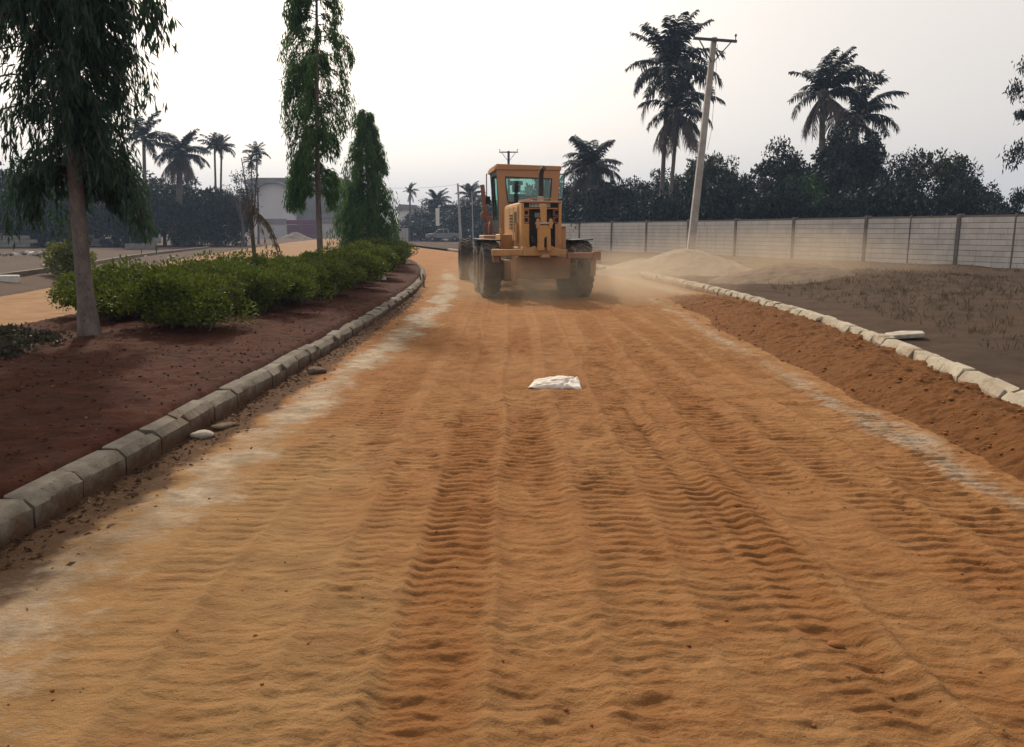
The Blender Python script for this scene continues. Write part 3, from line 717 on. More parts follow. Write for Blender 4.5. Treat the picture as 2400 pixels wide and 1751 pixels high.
for i, (x, y, sxy, sz) in enumerate(hedge):
    o = empty('hedge_shrub', (x, y, med_z(x, y) - 0.01), random.uniform(0, 6.28))
    o.scale = (sxy, sxy, sz)
    link('foliage', (hv if y < 20 else hf)[i % (3 if y < 20 else 2)], o); link('stems', hst[i % 2], o)
    lab = 'clipped yellow green shrub in the hedge row along the median'
    lab = {1: 'hedge shrub right behind the thick grey trunk', 3: 'hedge shrub bulging furthest onto bare soil near the thick grey trunk', 7: 'hedge shrub at the foot of the thin half dead sapling', 12: 'hedge shrub in front of the tall ragged mast tree trunk', 16: 'hedge shrub at the foot of the shorter conical mast tree'}.get(i, lab)
    if i == 0: lab = 'end shrub of the hedge behind the thick grey trunk, facing the side road'
    if i == len(hedge) - 1: lab = 'last hedge shrub at far tip of the median'
    tag(o, lab, 'hedge'); o['group'] = 'hedge shrubs on the median'
# dark ground cover at the near left of the median
gc = shrub_mesh('foliage', 0.75, 0.6, 0.22, 4200, 0.05, M['leaf_dark'], 231, 0.0)
for (x, y, s_, lab) in [(-5.45, 8.35, 1.0, 'low dark leafless ground cover plant left of the thick grey trunk'), (-5.15, 7.35, .9, 'low dark ground cover plant on near bare soil of the median')]:
    o = empty('ground_cover_plant', (x, y, med_z(x, y) - 0.03), s_ * 3); o.scale = (s_, s_, s_)
    link('foliage', gc, o); link('stems', hst[0], o, scale=(.7, .6, .35)); tag(o, lab, 'plant', 'ground cover plants on the median')
# weedy shrub with leaning stems beyond the side road
p = P(170, 655); root = empty('weedy_shrub', (p.x, p.y, 0.02)); tag(root, 'loose yellow green weedy shrub with leaning stems beyond the side road', 'shrub')
link('foliage', shrub_mesh('foliage', 0.85, 0.7, 1.15, 2600, 0.10, M['leaf_weed'], 241, 0.1), root)
mb = MB()
for k in range(9): mb.path([(random.uniform(-.3, .3), random.uniform(-.2, .2), -0.1), (random.uniform(-.5, .5), 0, 0.9), (random.uniform(-.2, .9), 0.1, 1.9)], [0.03, 0.022, 0.008], 5)
mb.build('stems', M['leaf_weed'], root)

# --- broadleaf trees of the background
def crown_mesh(seed, n_cl, per, leaf, mat, rx=3.0, rz=2.6, zc=4.0, sparse=False):
    global rng
    rng = np.random.default_rng(seed)
    d = unit_dirs(n_cl); rr_ = rng.uniform(0.25, 1.0, n_cl)[:, None] ** 0.5
    cs = d * rr_ * np.array((rx, rx, rz)); cs[:, 2] *= np.where(cs[:, 2] < 0, 0.95, 1.0); cs += rng.normal(size=(n_cl, 3)) * 0.25
    k = np.repeat(np.arange(n_cl), per); cr = rng.uniform(0.45, 0.95, n_cl)
    off = unit_dirs(len(k)) * (rng.uniform(0.15, 1.0, len(k))[:, None] ** 0.5) * cr[k][:, None] * np.array((1.1, 1.1, 0.75))
    pos = cs[k] + off + np.array((0, 0, zc))
    dirs = off / (np.linalg.norm(off, axis=1, keepdims=True) + 1e-6) * 0.6 + rng.normal(size=(len(k), 3)) * 0.6 + np.array((0, 0, -0.15)); dirs /= np.linalg.norm(dirs, axis=1, keepdims=True)
    ll = leaf * rng.uniform(0.6, 1.4, len(k)); V, Fq = leaf_quads(pos, dirs, ll, ll * rng.uniform(0.4, 0.65, len(k)))
    return np_mesh('crown', V, Fq, mat), cs + np.array((0, 0, zc))
def limb_mesh(cs, seed, zc, tr=0.16):
    r = random.Random(seed); mb = MB(); top = zc * 0.62
    mb.path([(0, 0, -0.3), (0.05, 0, top * 0.5), (-0.03, 0.04, top)], [tr * 1.3, tr, tr * 0.8], 8)
    idx = list(range(len(cs))); r.shuffle(idx)
    for k in idx[:16]:
        c = cs[k]; m = (Vector(c) * 0.5 + Vector((0, 0, top)) * 0.5) + Vector((r.uniform(-.2, .2), r.uniform(-.2, .2), r.uniform(-.3, .3)))
        mb.path([(-0.03, 0.04, top * r.uniform(0.7, 1.0)), tuple(m), tuple(c)], [tr * 0.5, tr * 0.3, 0.02], 5)
    return mb.mesh('trunk', M['bark'])
TV = {}
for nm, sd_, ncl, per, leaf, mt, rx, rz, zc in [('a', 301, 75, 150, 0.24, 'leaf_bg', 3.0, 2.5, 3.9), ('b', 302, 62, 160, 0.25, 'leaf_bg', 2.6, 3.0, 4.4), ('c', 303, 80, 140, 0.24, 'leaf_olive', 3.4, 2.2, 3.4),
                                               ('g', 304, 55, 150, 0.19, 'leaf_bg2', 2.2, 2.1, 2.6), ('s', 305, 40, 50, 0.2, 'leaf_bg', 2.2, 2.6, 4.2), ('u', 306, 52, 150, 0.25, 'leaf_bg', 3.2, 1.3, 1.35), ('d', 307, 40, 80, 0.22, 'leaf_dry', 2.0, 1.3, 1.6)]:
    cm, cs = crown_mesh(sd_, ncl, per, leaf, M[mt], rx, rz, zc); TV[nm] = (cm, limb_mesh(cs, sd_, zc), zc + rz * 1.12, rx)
def bg_tree(name, var, u, vtop, y, width_px, label, cat, group=None, base=0.0):
    """u, vtop photo pixels of the crown's middle and top; y metres ahead"""
    cm, tm, h, rx = TV[var]; top = D(u, vtop, y); sz = max(0.3, (top.z - base) / h); sx = width_px / F * y / (2.1 * rx)
    o = empty(name, (top.x, y, base), random.uniform(0, 6.28)); o.scale = (sx, sx, sz)
    link('crown', cm, o); link('trunk', tm, o); tag(o, label, cat, group); return o
LR = 'dark leafy tree crowding behind the boundary wall'; GR = 'trees behind the boundary wall'
BAY = [(1433, 'behind the wall right where the grader hides it'), (1514, 'behind the wall bay next to the grader'), (1611, 'behind the wall bay by the leaning utility pole'), (1722, 'behind the first wall bay past the leaning pole'), (1857, 'behind the second wall bay past the leaning pole'), (2025, 'behind the third wall bay past the leaning pole'), (2241, 'behind the fourth wall bay past the leaning pole'), (9999, 'behind the last visible wall bay')]
def bay_of(u): return next(t_ for lim, t_ in BAY if u < lim)
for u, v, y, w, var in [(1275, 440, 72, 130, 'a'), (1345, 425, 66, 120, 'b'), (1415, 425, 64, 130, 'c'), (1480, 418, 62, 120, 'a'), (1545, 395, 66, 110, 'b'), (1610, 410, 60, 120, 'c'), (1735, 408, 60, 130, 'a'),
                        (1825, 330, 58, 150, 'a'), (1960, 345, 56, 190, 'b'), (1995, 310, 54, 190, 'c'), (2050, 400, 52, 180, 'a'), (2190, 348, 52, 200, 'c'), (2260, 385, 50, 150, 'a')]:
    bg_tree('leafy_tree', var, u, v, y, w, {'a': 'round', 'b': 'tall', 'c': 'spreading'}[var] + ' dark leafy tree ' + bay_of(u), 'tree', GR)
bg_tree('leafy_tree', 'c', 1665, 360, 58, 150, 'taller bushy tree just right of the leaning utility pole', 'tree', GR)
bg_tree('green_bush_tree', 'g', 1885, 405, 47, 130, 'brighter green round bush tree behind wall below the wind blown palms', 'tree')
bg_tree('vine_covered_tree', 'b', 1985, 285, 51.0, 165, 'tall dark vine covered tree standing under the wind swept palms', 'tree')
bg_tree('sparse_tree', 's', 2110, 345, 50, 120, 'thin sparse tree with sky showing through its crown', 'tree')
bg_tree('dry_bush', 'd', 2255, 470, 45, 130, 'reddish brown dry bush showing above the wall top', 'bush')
for k, u in enumerate(range(1270, 2480, 82)):
    y = float((18.2 + 28 * .4715) / ((u - 1200) / F + .4715)) + 6.0
    bg_tree('undergrowth_bush', 'u', u, 440 + (k * 37) % 61 + max(0, (u - 2290) * 0.25), y, 190 if u < 2250 else 130, 'low dark undergrowth bush ' + bay_of(u), 'bush', 'undergrowth behind the boundary wall')
LL = 'dark hazy tree in the belt beyond the open lot'; GL = 'trees beyond the open lot on the side road'
for u, v, y, w, var in [(-40, 360, 84, 200, 'a'), (50, 372, 88, 190, 'b'), (130, 385, 80, 190, 'c'), (215, 372, 90, 190, 'a'), (300, 400, 86, 170, 'b'), (375, 420, 84, 150, 'c'), (440, 415, 88, 150, 'a'), (500, 440, 84, 130, 'c'), (-20, 440, 76, 160, 'u'), (110, 450, 76, 200, 'u'), (260, 455, 78, 200, 'u'), (400, 460, 80, 200, 'u'), (510, 465, 82, 130, 'u')]:
    bg_tree('leafy_tree' if var != 'u' else 'undergrowth_bush', var, u, v, y, w, ('dark hazy tree' if var != 'u' else 'low dark bush') + ' in the belt ' + next(t_ for lim, t_ in [(90, 'behind the low block wall stub'), (180, 'behind the longer weathered block wall'), (270, 'behind the ruined block pier'), (350, 'below the palm next to the large mast tree'), (460, 'around the broad dense palm'), (999, 'below the twin palms')] if u < lim), 'tree' if var != 'u' else 'bush', GL)
bg_tree('slender_tree', 's', 560, 385, 80, 80, 'slender grey green tree with bare top twigs beside the hall', 'tree')
bg_tree('slender_tree', 'b', 560, 440, 82, 75, 'narrow dense tree standing against the edge of the hall', 'tree')
LM = 'hazy round tree far down the road behind the pickup'; GM = 'trees far down the road'
for u, v, y, w, var in [(985, 490, 130, 90, 'a'), (1030, 465, 128, 110, 'b'), (1085, 470, 122, 110, 'a'), (1125, 455, 118, 100, 'b'), (1165, 470, 116, 110, 'a'), (1215, 465, 110, 120, 'c'), (940, 530, 122, 60, 'u'), (985, 520, 120, 110, 'u'), (1060, 515, 118, 120, 'u'), (1140, 510, 112, 120, 'u'), (1210, 505, 105, 120, 'u')]:
    bg_tree('leafy_tree' if var != 'u' else 'undergrowth_bush', var, u, v, y, w, ('hazy round tree' if var != 'u' else 'low hazy bush') + ' far down the road ' + next(t_ for lim, t_ in [(1000, 'by the pale panel fence'), (1070, 'behind the white banner board'), (1110, 'behind the plain concrete pole'), (1180, 'hidden partly by the grader cab'), (9999, 'behind the grader')] if u < lim), 'tree' if var != 'u' else 'bush', GM)
for (u, vb, vt, w, lab) in [(297, 578, 470, 42, 'dark young mast tree standing on the open lot by the rubble'), (381, 566, 520, 22, 'small upright sapling on the open lot by pale slabs'), (433, 576, 480, 34, 'young slim tree on the open lot nearest the side road')]:
    b = P(u, vb); bg_tree('young_tree', 'b', u, vt, b.y, w, lab, 'tree', 'young trees on the open lot')

# --- palms
def frond_mesh(name, L, curve, droop, n, leafl, mat, seed, side=0.0):
    """frond along +x leaving the origin, arching over; leaflets hang from both sides"""
    global rng
    rng = np.random.default_rng(seed); m = 14; ts = np.linspace(0, 1, m)
    pts = []; p = np.zeros(3); ang = curve[0]
    for t in ts:
        pts.append(p.copy()); ang = curve[0] + (curve[1] - curve[0]) * t ** 1.15
        p = p + np.array((math.cos(ang), side * t, math.sin(ang))) * L / (m - 1)
    pts = np.array(pts); V = []; Fq = []; n0 = 0
    for i in range(m - 1):                                    # rachis as a thin three-sided rod
        w0 = 0.014 * (1 - ts[i] * 0.85); w1 = 0.014 * (1 - ts[i + 1] * 0.85)
        a, b = pts[i], pts[i + 1]
        V += [a + (0, w0, 0), a - (0, w0, 0), b - (0, w1, 0), b + (0, w1, 0)]; Fq.append((n0, n0 + 1, n0 + 2, n0 + 3)); n0 += 4
    for i in range(n):
        t = 0.16 + 0.84 * i / n; k = min(int(t * (m - 1)), m - 2); f = t * (m - 1) - k; base = pts[k] * (1 - f) + pts[k + 1] * f
        tan = pts[k + 1] - pts[k]; tan /= np.linalg.norm(tan)
        ll = leafl * (0.55 + 0.6 * math.sin(math.pi * min(1, t * 0.9 + 0.08))) 
        for sg in (-1, 1):
            dr = tan * 0.55 + np.array((0, sg * 0.95, 0)) + np.array((0, 0, -droop)) + rng.normal(size=3) * 0.16; dr /= np.linalg.norm(dr)
            q = ll * rng.uniform(0.75, 1.2); w = 0.014 * rng.uniform(0.8, 1.4)
            mid = base + dr * q * 0.5; end = mid + (dr * 0.8 + np.array((0, 0, -0.55 - droop * 0.3))) * q * 0.5
            wv = tan * w
            V += [base - wv * .5, base + wv * .5, mid + wv, mid - wv, end]; 
            Fq.append((n0, n0 + 1, n0 + 2, n0 + 3)); Fq.append((n0 + 3, n0 + 2, n0 + 4, n0 + 4)); n0 += 5
    me = bpy.data.meshes.new(name)
    me.from_pydata([tuple(v) for v in V], [], [f if len(set(f)) == 4 else f[:3] for f in Fq]); me.materials.append(mat); return me
FR = {'up': [frond_mesh('frond', 1.0, (R(78), R(15)), 0.15, 44, 0.20, M['palm'], 401 + k, 0.1 * (k - 1)) for k in range(3)],
      'mid': [frond_mesh('frond', 1.0, (R(50), R(-42)), 0.30, 42, 0.21, M['palm'], 411 + k, 0.12 * (k - 1)) for k in range(3)],
      'low': [frond_mesh('frond', 1.0, (R(22), R(-80)), 0.5, 44, 0.20, M['palm'], 421 + k, 0.1 * (k - 1)) for k in range(3)],
      'dead': [frond_mesh('frond', 1.0, (R(-35), R(-92)), 1.3, 36, 0.24, M['palm_dead'], 431 + k, 0.06 * (k - 1)) for k in range(2)]}
def palm(name, label, base, crown, fl, counts, tr=0.16, wind=0.0, group=None, seed=0, thick_top=False):
    r = random.Random(seed); root = empty(name, base); tag(root, label, 'palm tree', group)
    c = Vector(crown) - Vector(base); pts = []
    for i in range(9):
        t = i / 8; pts.append((c.x * t + 0.04 * c.z * math.sin(t * 3.0) * 0.3 * (1 if seed % 2 else -1) * (1 - t), c.y * t, c.z * t - (0.3 if i == 0 else 0)))
    MB().path(pts, [tr * (1.35 if i == 0 else 1 - 0.25 * i / 8) for i in range(9)], 10).build('trunk', M['palm_trunk'], root)
    cr = MB().lathe([(-0.25 * fl * 0.3, 0.02), (-0.1 * fl * .3, tr * 1.2), (0.05 * fl, tr * 1.5), (0.14 * fl, tr * 0.7), (0.18 * fl, 0.01)], tuple(c), 'z', 10); cr.build('crown_shaft', M['palm_trunk'], root)
    k = 0
    for kind in ('up', 'mid', 'low', 'dead'):
        n = counts.get(kind, 0)
        for i in range(n):
            az = 2 * math.pi * (i + r.uniform(-.35, .35)) / max(n, 1) + k; k += 0.9 / max(n, 1)
            az -= wind * math.sin(az) * 0.6                        # wind drags the fronds round towards +x
            s_ = fl * r.uniform(0.8, 1.12) * (1 + wind * 0.25 * math.cos(az)); tl = r.uniform(-0.16, 0.16) + wind * 0.22 * (-math.cos(az))
            link('frond', r.choice(FR[kind]), root, tuple(c + Vector((0, 0, r.uniform(-.04, .06) * fl))), (r.uniform(-.25, .25), tl, az), s_)
    return root
def palm_px(label, ub, y, uc, vc, fl_px, counts, **kw):
    c = D(uc, vc, y); b = D(ub, HZ, y); return palm(kw.pop('name', 'palm_tree'), label, (b.x, y, 0), tuple(c), fl_px / F * y, counts, **kw)
full = dict(up=8, mid=9, low=8)
palm_px('tallest palm with long drooping fronds beside the leaning utility pole', 1541, 57, 1566, 164, 124, dict(up=14, mid=7, low=12, dead=4), tr=.17, wind=.3, seed=1)
palm_px('palm with hanging dead frond skirt beside the leaning utility pole', 1567, 55, 1588, 262, 100, dict(up=5, mid=7, low=9, dead=20), tr=.15, wind=.2, seed=2)
palm_px('squat full palm standing behind the grader', 1382, 62, 1385, 400, 88, dict(up=9, mid=12, low=10, dead=16), tr=.42, seed=3)
palm_px('tall wind swept palm with pale dead fronds above the wall', 1930, 52, 1928, 225, 108, dict(up=10, mid=8, low=7, dead=8), tr=.22, wind=.8, seed=4)
palm_px('second wind swept palm leaning right over the dark trees', 1990, 53, 2008, 282, 92, dict(up=7, mid=8, low=7, dead=5), tr=.20, wind=.8, seed=5)
palm_px('small bushy palm top between pole and trees behind the wall', 1660, 60, 1650, 420, 62, dict(up=8, mid=8, low=5), tr=.18, seed=6)
palm_px('palm with thin trunk just right of the large dark mast tree', 337, 78, 337, 328, 72, full, tr=.20, seed=7)
palm_px('broad dense palm in the belt beyond the open lot', 420, 80, 421, 365, 72, dict(up=9, mid=13, low=12, dead=14), tr=.35, seed=8)
palm_px('twin palm of the pair with slim trunks and round heads', 504, 86, 503, 345, 38, full, tr=.13, seed=9, group='twin palms beyond the open lot')
palm_px('twin palm of the pair with slim trunks and round heads', 516, 88, 519, 348, 38, full, tr=.13, seed=10, group='twin palms beyond the open lot')
palm_px('slim tall palm with sparse head in front of the hall', 604, 92, 601, 362, 34, dict(up=7, mid=9, low=6, dead=4), tr=.11, seed=11)
palm_px('shorter slim palm beside the sparse headed one before the hall', 590, 92, 589, 378, 24, dict(up=4, mid=5, low=4, dead=8), tr=.09, seed=12)
palm_px('lone thin palm with lopsided head near the white house', 959, 118, 961, 452, 24, dict(up=6, mid=6, low=2, dead=3), tr=.16, wind=.5, seed=13)
palm_px('palm top rising over the trees behind the white banner', 1022, 126, 1024, 478, 40, dict(up=11, mid=9, low=4), tr=.25, seed=14)
palm_px('palm rising beside the far concrete pole', 1102, 122, 1102, 462, 42, dict(up=11, mid=8, low=4), tr=.25, seed=15)
# branch of a leafy tree that enters at the right edge, above the wall
pr = D(2420, 541, 40); root = empty('edge_tree', (pr.x, 40, 0)); tag(root, 'thin tree with drooping leaf tufts at the end of the visible wall', 'tree')
rng = np.random.default_rng(77); V = []; Fq = []; n0 = 0; tw = MB().path([(0, 0, -0.2), (0.1, 0, 3), (0.0, 0, 6), (0.05, 0, 9.5)], [.14, .11, .08, .03], 8)
for (uu, vv, L) in [(2385, 205, .75), (2392, 265, .45), (2375, 365, .8), (2395, 345, .6), (2385, 470, .7), (2392, 455, .6), (2410, 150, .8), (2420, 230, .8), (2425, 330, .8)]:
    q = D(uu, vv, 40) - Vector((pr.x, 40, 0)); tw.path([(0.03, 0, q.z - 0.1), (q.x * .5, 0, q.z + 0.25), (q.x, 0, q.z)], [.03, .02, .008], 5)
    nn = 150; pos = np.array(q) + rng.normal(size=(nn, 3)) * np.array((.28, .28, .3)) * L; dirs = rng.normal(size=(nn, 3)) * .4 + np.array((0, 0, -1)); dirs /= np.linalg.norm(dirs, axis=1, keepdims=True)
    v, f = leaf_quads(pos, dirs, .26 * rng.uniform(.7, 1.3, nn), .07); V.append(v); Fq.append(f + n0); n0 += len(v)
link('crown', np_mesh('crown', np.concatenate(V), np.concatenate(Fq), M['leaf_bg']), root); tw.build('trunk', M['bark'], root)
# low plants (banana like) peeking over the wall at the right
bg_tree('undergrowth_bush', 'u', 2330, 480, 44, 110, 'lowest bush peeking over the wall near the thin edge tree', 'bush', 'undergrowth behind the boundary wall')

# ------------------------------------------------------------------ grass, litter, stones
rng = np.random.default_rng(55)
n = 13000
gx = rng.uniform(3.5, 20, n); gy = rng.uniform(3, 34, n)
den = 0.10 + 0.9 * sstep(0.02, 0.16, fbm(gx * 0.45, gy * 0.45, 91, 3)) + 1.2 * np.exp(-(((gx - 8.6) / 2.0) ** 2 + ((gy - 13.5) / 3.2) ** 2)) + 1.0 * np.exp(-(((gx - 9.4) / 2.3) ** 2 + ((gy - 18.5) / 3.6) ** 2))
ok = (rng.uniform(0, 1.2, n) < den) & (gx > roadR(gy) + 1.0) & (gx < wallX(gy) - 0.15); gx, gy = gx[ok], gy[ok]
gz = verge_height(gx, gy); nb = 5; gx, gy, gz = (np.repeat(a, nb) for a in (gx, gy, gz)); n = len(gx)
pos = np.stack([gx + rng.normal(size=n) * .03, gy + rng.normal(size=n) * .03, gz - 0.01], -1); dirs = rng.normal(size=(n, 3)) * .42 + np.array((0, 0, 1)); dirs /= np.linalg.norm(dirs, axis=1, keepdims=True)
ll = rng.uniform(.03, .14, n); V, Fq = leaf_quads(pos, dirs, ll, .010)
tag(link('dry_grass', np_mesh('dry_grass', V, Fq, M['grass'])), 'sparse brown dry grass over the verge', 'grass', kind='stuff')
# litter of dead leaves on the median and along the left kerb
n = 5200
lx = rng.uniform(-6.9, -2.2, n); ly = 2.2 + 16 * rng.uniform(0, 1, n) ** 1.4
k = np.arange(n) < 2300; lx[k] = roadL(ly[k]) + np.abs(rng.normal(size=k.sum())) * .16 + .02
onroad = lx > roadL(ly); keep = onroad | (lx < roadL(ly) - .16); lx, ly, onroad = lx[keep], ly[keep], onroad[keep]
lz = np.where(onroad, road_height(lx[:, None], ly[:, None])[0][:, 0], median_height(lx[:, None], ly[:, None])[:, 0]) + 0.006
n = len(lx); dirs = rng.normal(size=(n, 3)) * np.array((1, 1, .28)); dirs /= np.linalg.norm(dirs, axis=1, keepdims=True)
ll = rng.uniform(.018, .055, n); V, Fq = leaf_quads(np.stack([lx, ly, lz], -1), dirs, ll, ll * .4)
M['litter'] = leaf_mat('leaf_litter', (0.035, 0.018, 0.012), (0.13, 0.075, 0.045), 0.05, 0.9)
tag(link('leaf_litter', np_mesh('leaf_litter', V, Fq, M['litter'])), 'dead leaves scattered over the median and along the left kerb', 'leaf litter', kind='stuff')
# clods on road and windrow
def lump(r, seed, flat=0.7):
    rg = random.Random(seed); bm = bmesh.new(); bmesh.ops.create_icosphere(bm, subdivisions=1, radius=r)
    for v in bm.verts: v.co *= rg.uniform(0.7, 1.2); v.co.z *= flat
    V = [tuple(v.co) for v in bm.verts]; Fv = [tuple(v.index for v in f.verts) for f in bm.faces]; bm.free(); return np.array(V), np.array(Fv)
base = [lump(1.0, 500 + k) for k in range(6)]; V = []; Fq = []; n0 = 0; n = 1500
cx = np.empty(n); cy = 1.9 + 16 * rng.uniform(0, 1, n) ** 1.7; rad = rng.uniform(.003, .009, n)
sel = rng.uniform(0, 1, n); w_ = roadR(cy) - 3.05
cx = np.where(sel < 0.62, roadR(cy) - np.abs(rng.uniform(0, 1, n)) * np.maximum(w_, .3), np.where(sel < 0.75, roadL(cy) + rng.uniform(0.02, .5, n), rng.uniform(-1.8, 3.0, n)))
rad = np.where(sel < 0.62, rng.uniform(.006, .024, n) * (0.6 + 0.5 * rng.uniform(0, 1, n)), rad)
cz = road_height(cx[:, None], cy[:, None])[0][:, 0]
for i in range(n):
    v, f = base[i % 6]; a = rng.uniform(0, 6.28); ca, sa = math.cos(a), math.sin(a); rot = v @ np.array(((ca, sa, 0), (-sa, ca, 0), (0, 0, 1)))
    V.append(rot * rad[i] + (cx[i], cy[i], cz[i] + rad[i] * .2)); Fq.append(f + n0); n0 += len(v)
M['clod'] = soil('soil_clod', (0.29, 0.125, 0.047), (0.24, 0.098, 0.036), (0.15, 0.06, 0.024), 2.0, 0.6)
tag(link('soil_clods', np_mesh('soil_clods', np.concatenate(V), np.concatenate(Fq), M['clod'])), 'loose crumbs of laterite on the road and windrow', 'soil', kind='stuff')
V = []; Fq = []; n0 = 0; n = 2600; my = 2.0 + 12 * rng.uniform(0, 1, n) ** 1.3; mx_ = roadL(my) - .12 - 4.2 * rng.uniform(0, 1, n); mr = rng.uniform(.004, .018, n) * rng.uniform(.5, 1.2, n); mz = median_height(mx_[:, None], my[:, None])[:, 0]
for i in range(n):
    v, f = base[i % 6]; V.append(v * mr[i] + (mx_[i], my[i], mz[i] + mr[i] * .1)); Fq.append(f + n0); n0 += len(v)
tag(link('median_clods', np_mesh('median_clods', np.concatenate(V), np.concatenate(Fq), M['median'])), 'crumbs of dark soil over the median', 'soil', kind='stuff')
# single stones by the left kerb
def stone(name, label, loc, size, seed, mat='stone', rz=0.0, group=None):
    bm = bmesh.new(); bmesh.ops.create_icosphere(bm, subdivisions=3, radius=1.0); rg = np.random.default_rng(seed); a = rg.uniform(0, 9, 3)
    for v in bm.verts:
        c = v.co; k = 1 + 0.5 * float(fbm(np.array([c.x * 1.1 + a[0]]), np.array([c.y * 1.1 + c.z * 1.7 + a[1]]), seed, 3)[0]); v.co = Vector((c.x * k * size[0], c.y * k * size[1], c.z * k * size[2]))
    for f in bm.faces: f.smooth = True
    me = bpy.data.meshes.new(name); bm.to_mesh(me); bm.free(); me.materials.append(M[mat]); o = link(name, me, None, loc, (0, 0, rz)); tag(o, label, 'stone', group); return o
p = P(474, 1016); stone('stone', 'smooth pale oval stone lying by the left kerb', (p.x, p.y, road_z(p.x, p.y) + .022), (.085, .055, .04), 1, rz=.2)
p = P(528, 996); stone('stone', 'flat brownish stone just beyond the pale oval one by the kerb', (p.x, p.y, road_z(p.x, p.y) + .012), (.10, .07, .025), 2, 'kerb', .5)
p = P(742, 874); stone('stone', 'rough brown stone by the left kerb near the hedge', (p.x, p.y, road_z(p.x, p.y) + .02), (.10, .09, .05), 3, 'kerb', .5)
p = P(10, 1252); stone('stone', 'grey stone at the foot of the nearest left kerb stone', (p.x - .02, p.y, road_z(p.x, p.y) + .015), (.10, .06, .035), 4, 'kerb', .3)
p = P(1731, 1186); stone('clod_stone', 'small dark clod lying alone on the tyre prints', (p.x, p.y, road_z(p.x, p.y) + .008), (.022, .016, .014), 5, 'clod')
p = P(1960, 1500); stone('clod_stone', 'dark earth clod beside the narrow blade ridge', (p.x, p.y, road_z(p.x, p.y) + .008), (.032, .018, .014), 6, 'clod')
p = P(1923, 742, .2); stone('stone', 'small white stone on the soil behind the right kerb', (p.x, p.y, ver_z(p.x, p.y) + .03), (.07, .05, .045), 7)
# loose slab behind the right kerb and discarded kerb piece on the median
p = P(2085, 790, .20) + Vector((.30, .25, 0))
mb = MB(); mb.prism([(-.26, -.08), (.20, -.12), (.28, .02), (.08, .15), (-.20, .11)], 0, .055, 'z'); o = mb.build('flat_slab', M['stone'], None, .012, (p.x, p.y, ver_z(p.x, p.y) + .02), (.03, -.05, .25)); tag(o, 'flat broken concrete slab lying behind the right kerb', 'slab')
p = P(878, 655, .25); mb = MB().box((0, 0, .05), (.62, .14, .10), None, (.96, .8)); M['whitewash'] = simple('chalky_white', (.62, .60, .56), (.40, .37, .33), .9, 7, .3)
o = mb.build('loose_kerb_piece', M['whitewash'], None, .012, (p.x, p.y, med_z(p.x, p.y)), (0, 0, -.42)); tag(o, 'pale loose kerb piece lying on the median beside the hedge', 'kerb piece')
for (u, v, vt, lab) in [(993, 672, 642, 'short rusty stake standing at the left road edge'), (985, 664, 640, 'second thin rusty stake at the left road edge')]:
    b = P(u, v); tp = D(u - 2, vt, b.y); M['rust'] = M.get('rust') or simple('rusty_wood', (.20, .07, .035), (.10, .04, .025), .9, 12, .4)
    o = MB().path([(0, 0, -.1), (.01, 0, (tp.z) * .5), (tp.x - b.x, 0, tp.z)], [.03, .025, .02], 7).build('stake', M['rust'], None, 0, (b.x, b.y, 0)); tag(o, lab, 'stake')

# sand heaps on the verge
def heap(name, label, c, rx, ry, h, seed, mat, sharp=1.1, base=0.05, group=None, flat=1.0):
    n = 90; a = np.linspace(-1.25, 1.25, n); X, Y = np.meshgrid(a, a); r = np.sqrt(X * X + Y * Y) * (1 + .22 * fbm(X * 1.6 + seed, Y * 1.6, seed, 3))
    Z = h * np.minimum(flat, np.clip(1.08 - r, -0.35, 2) / 1.0) * 1.0; rnd = np.where(r < .18, h * (.18 - r) * .55, 0); Z = Z - rnd
    Z = Z + h * .20 * fbm(X * 4, Y * 4, seed + 3, 5) + h * .10 * fbm(X * 14, Y * 14, seed + 6, 3)
    me = grid_mesh(name, X * rx, Y * ry, np.maximum(Z, -0.12 - .02 * r), mat); o = link(name, me, None, (c[0], c[1], base)); tag(o, label, 'sand heap', group); return o
heap('sand_heap', 'tall pale sand heap at the foot of the leaning utility pole', (5.75, 26.2, 0), 2.3, 2.4, .86, 5, M['sand'], base=.06)
heap('sand_heap', 'long low sand heap spilling toward the road by the tall heap', (4.75, 28.5, 0), 1.5, 2.4, .45, 8, M['sand'], base=.04)
heap('sand_heap', 'broad flat topped sand heap merging into the grassy mound', (7.35, 20.2, 0), 2.3, 2.2, .62, 6, M['sand_dirty'], base=.10, flat=.78)
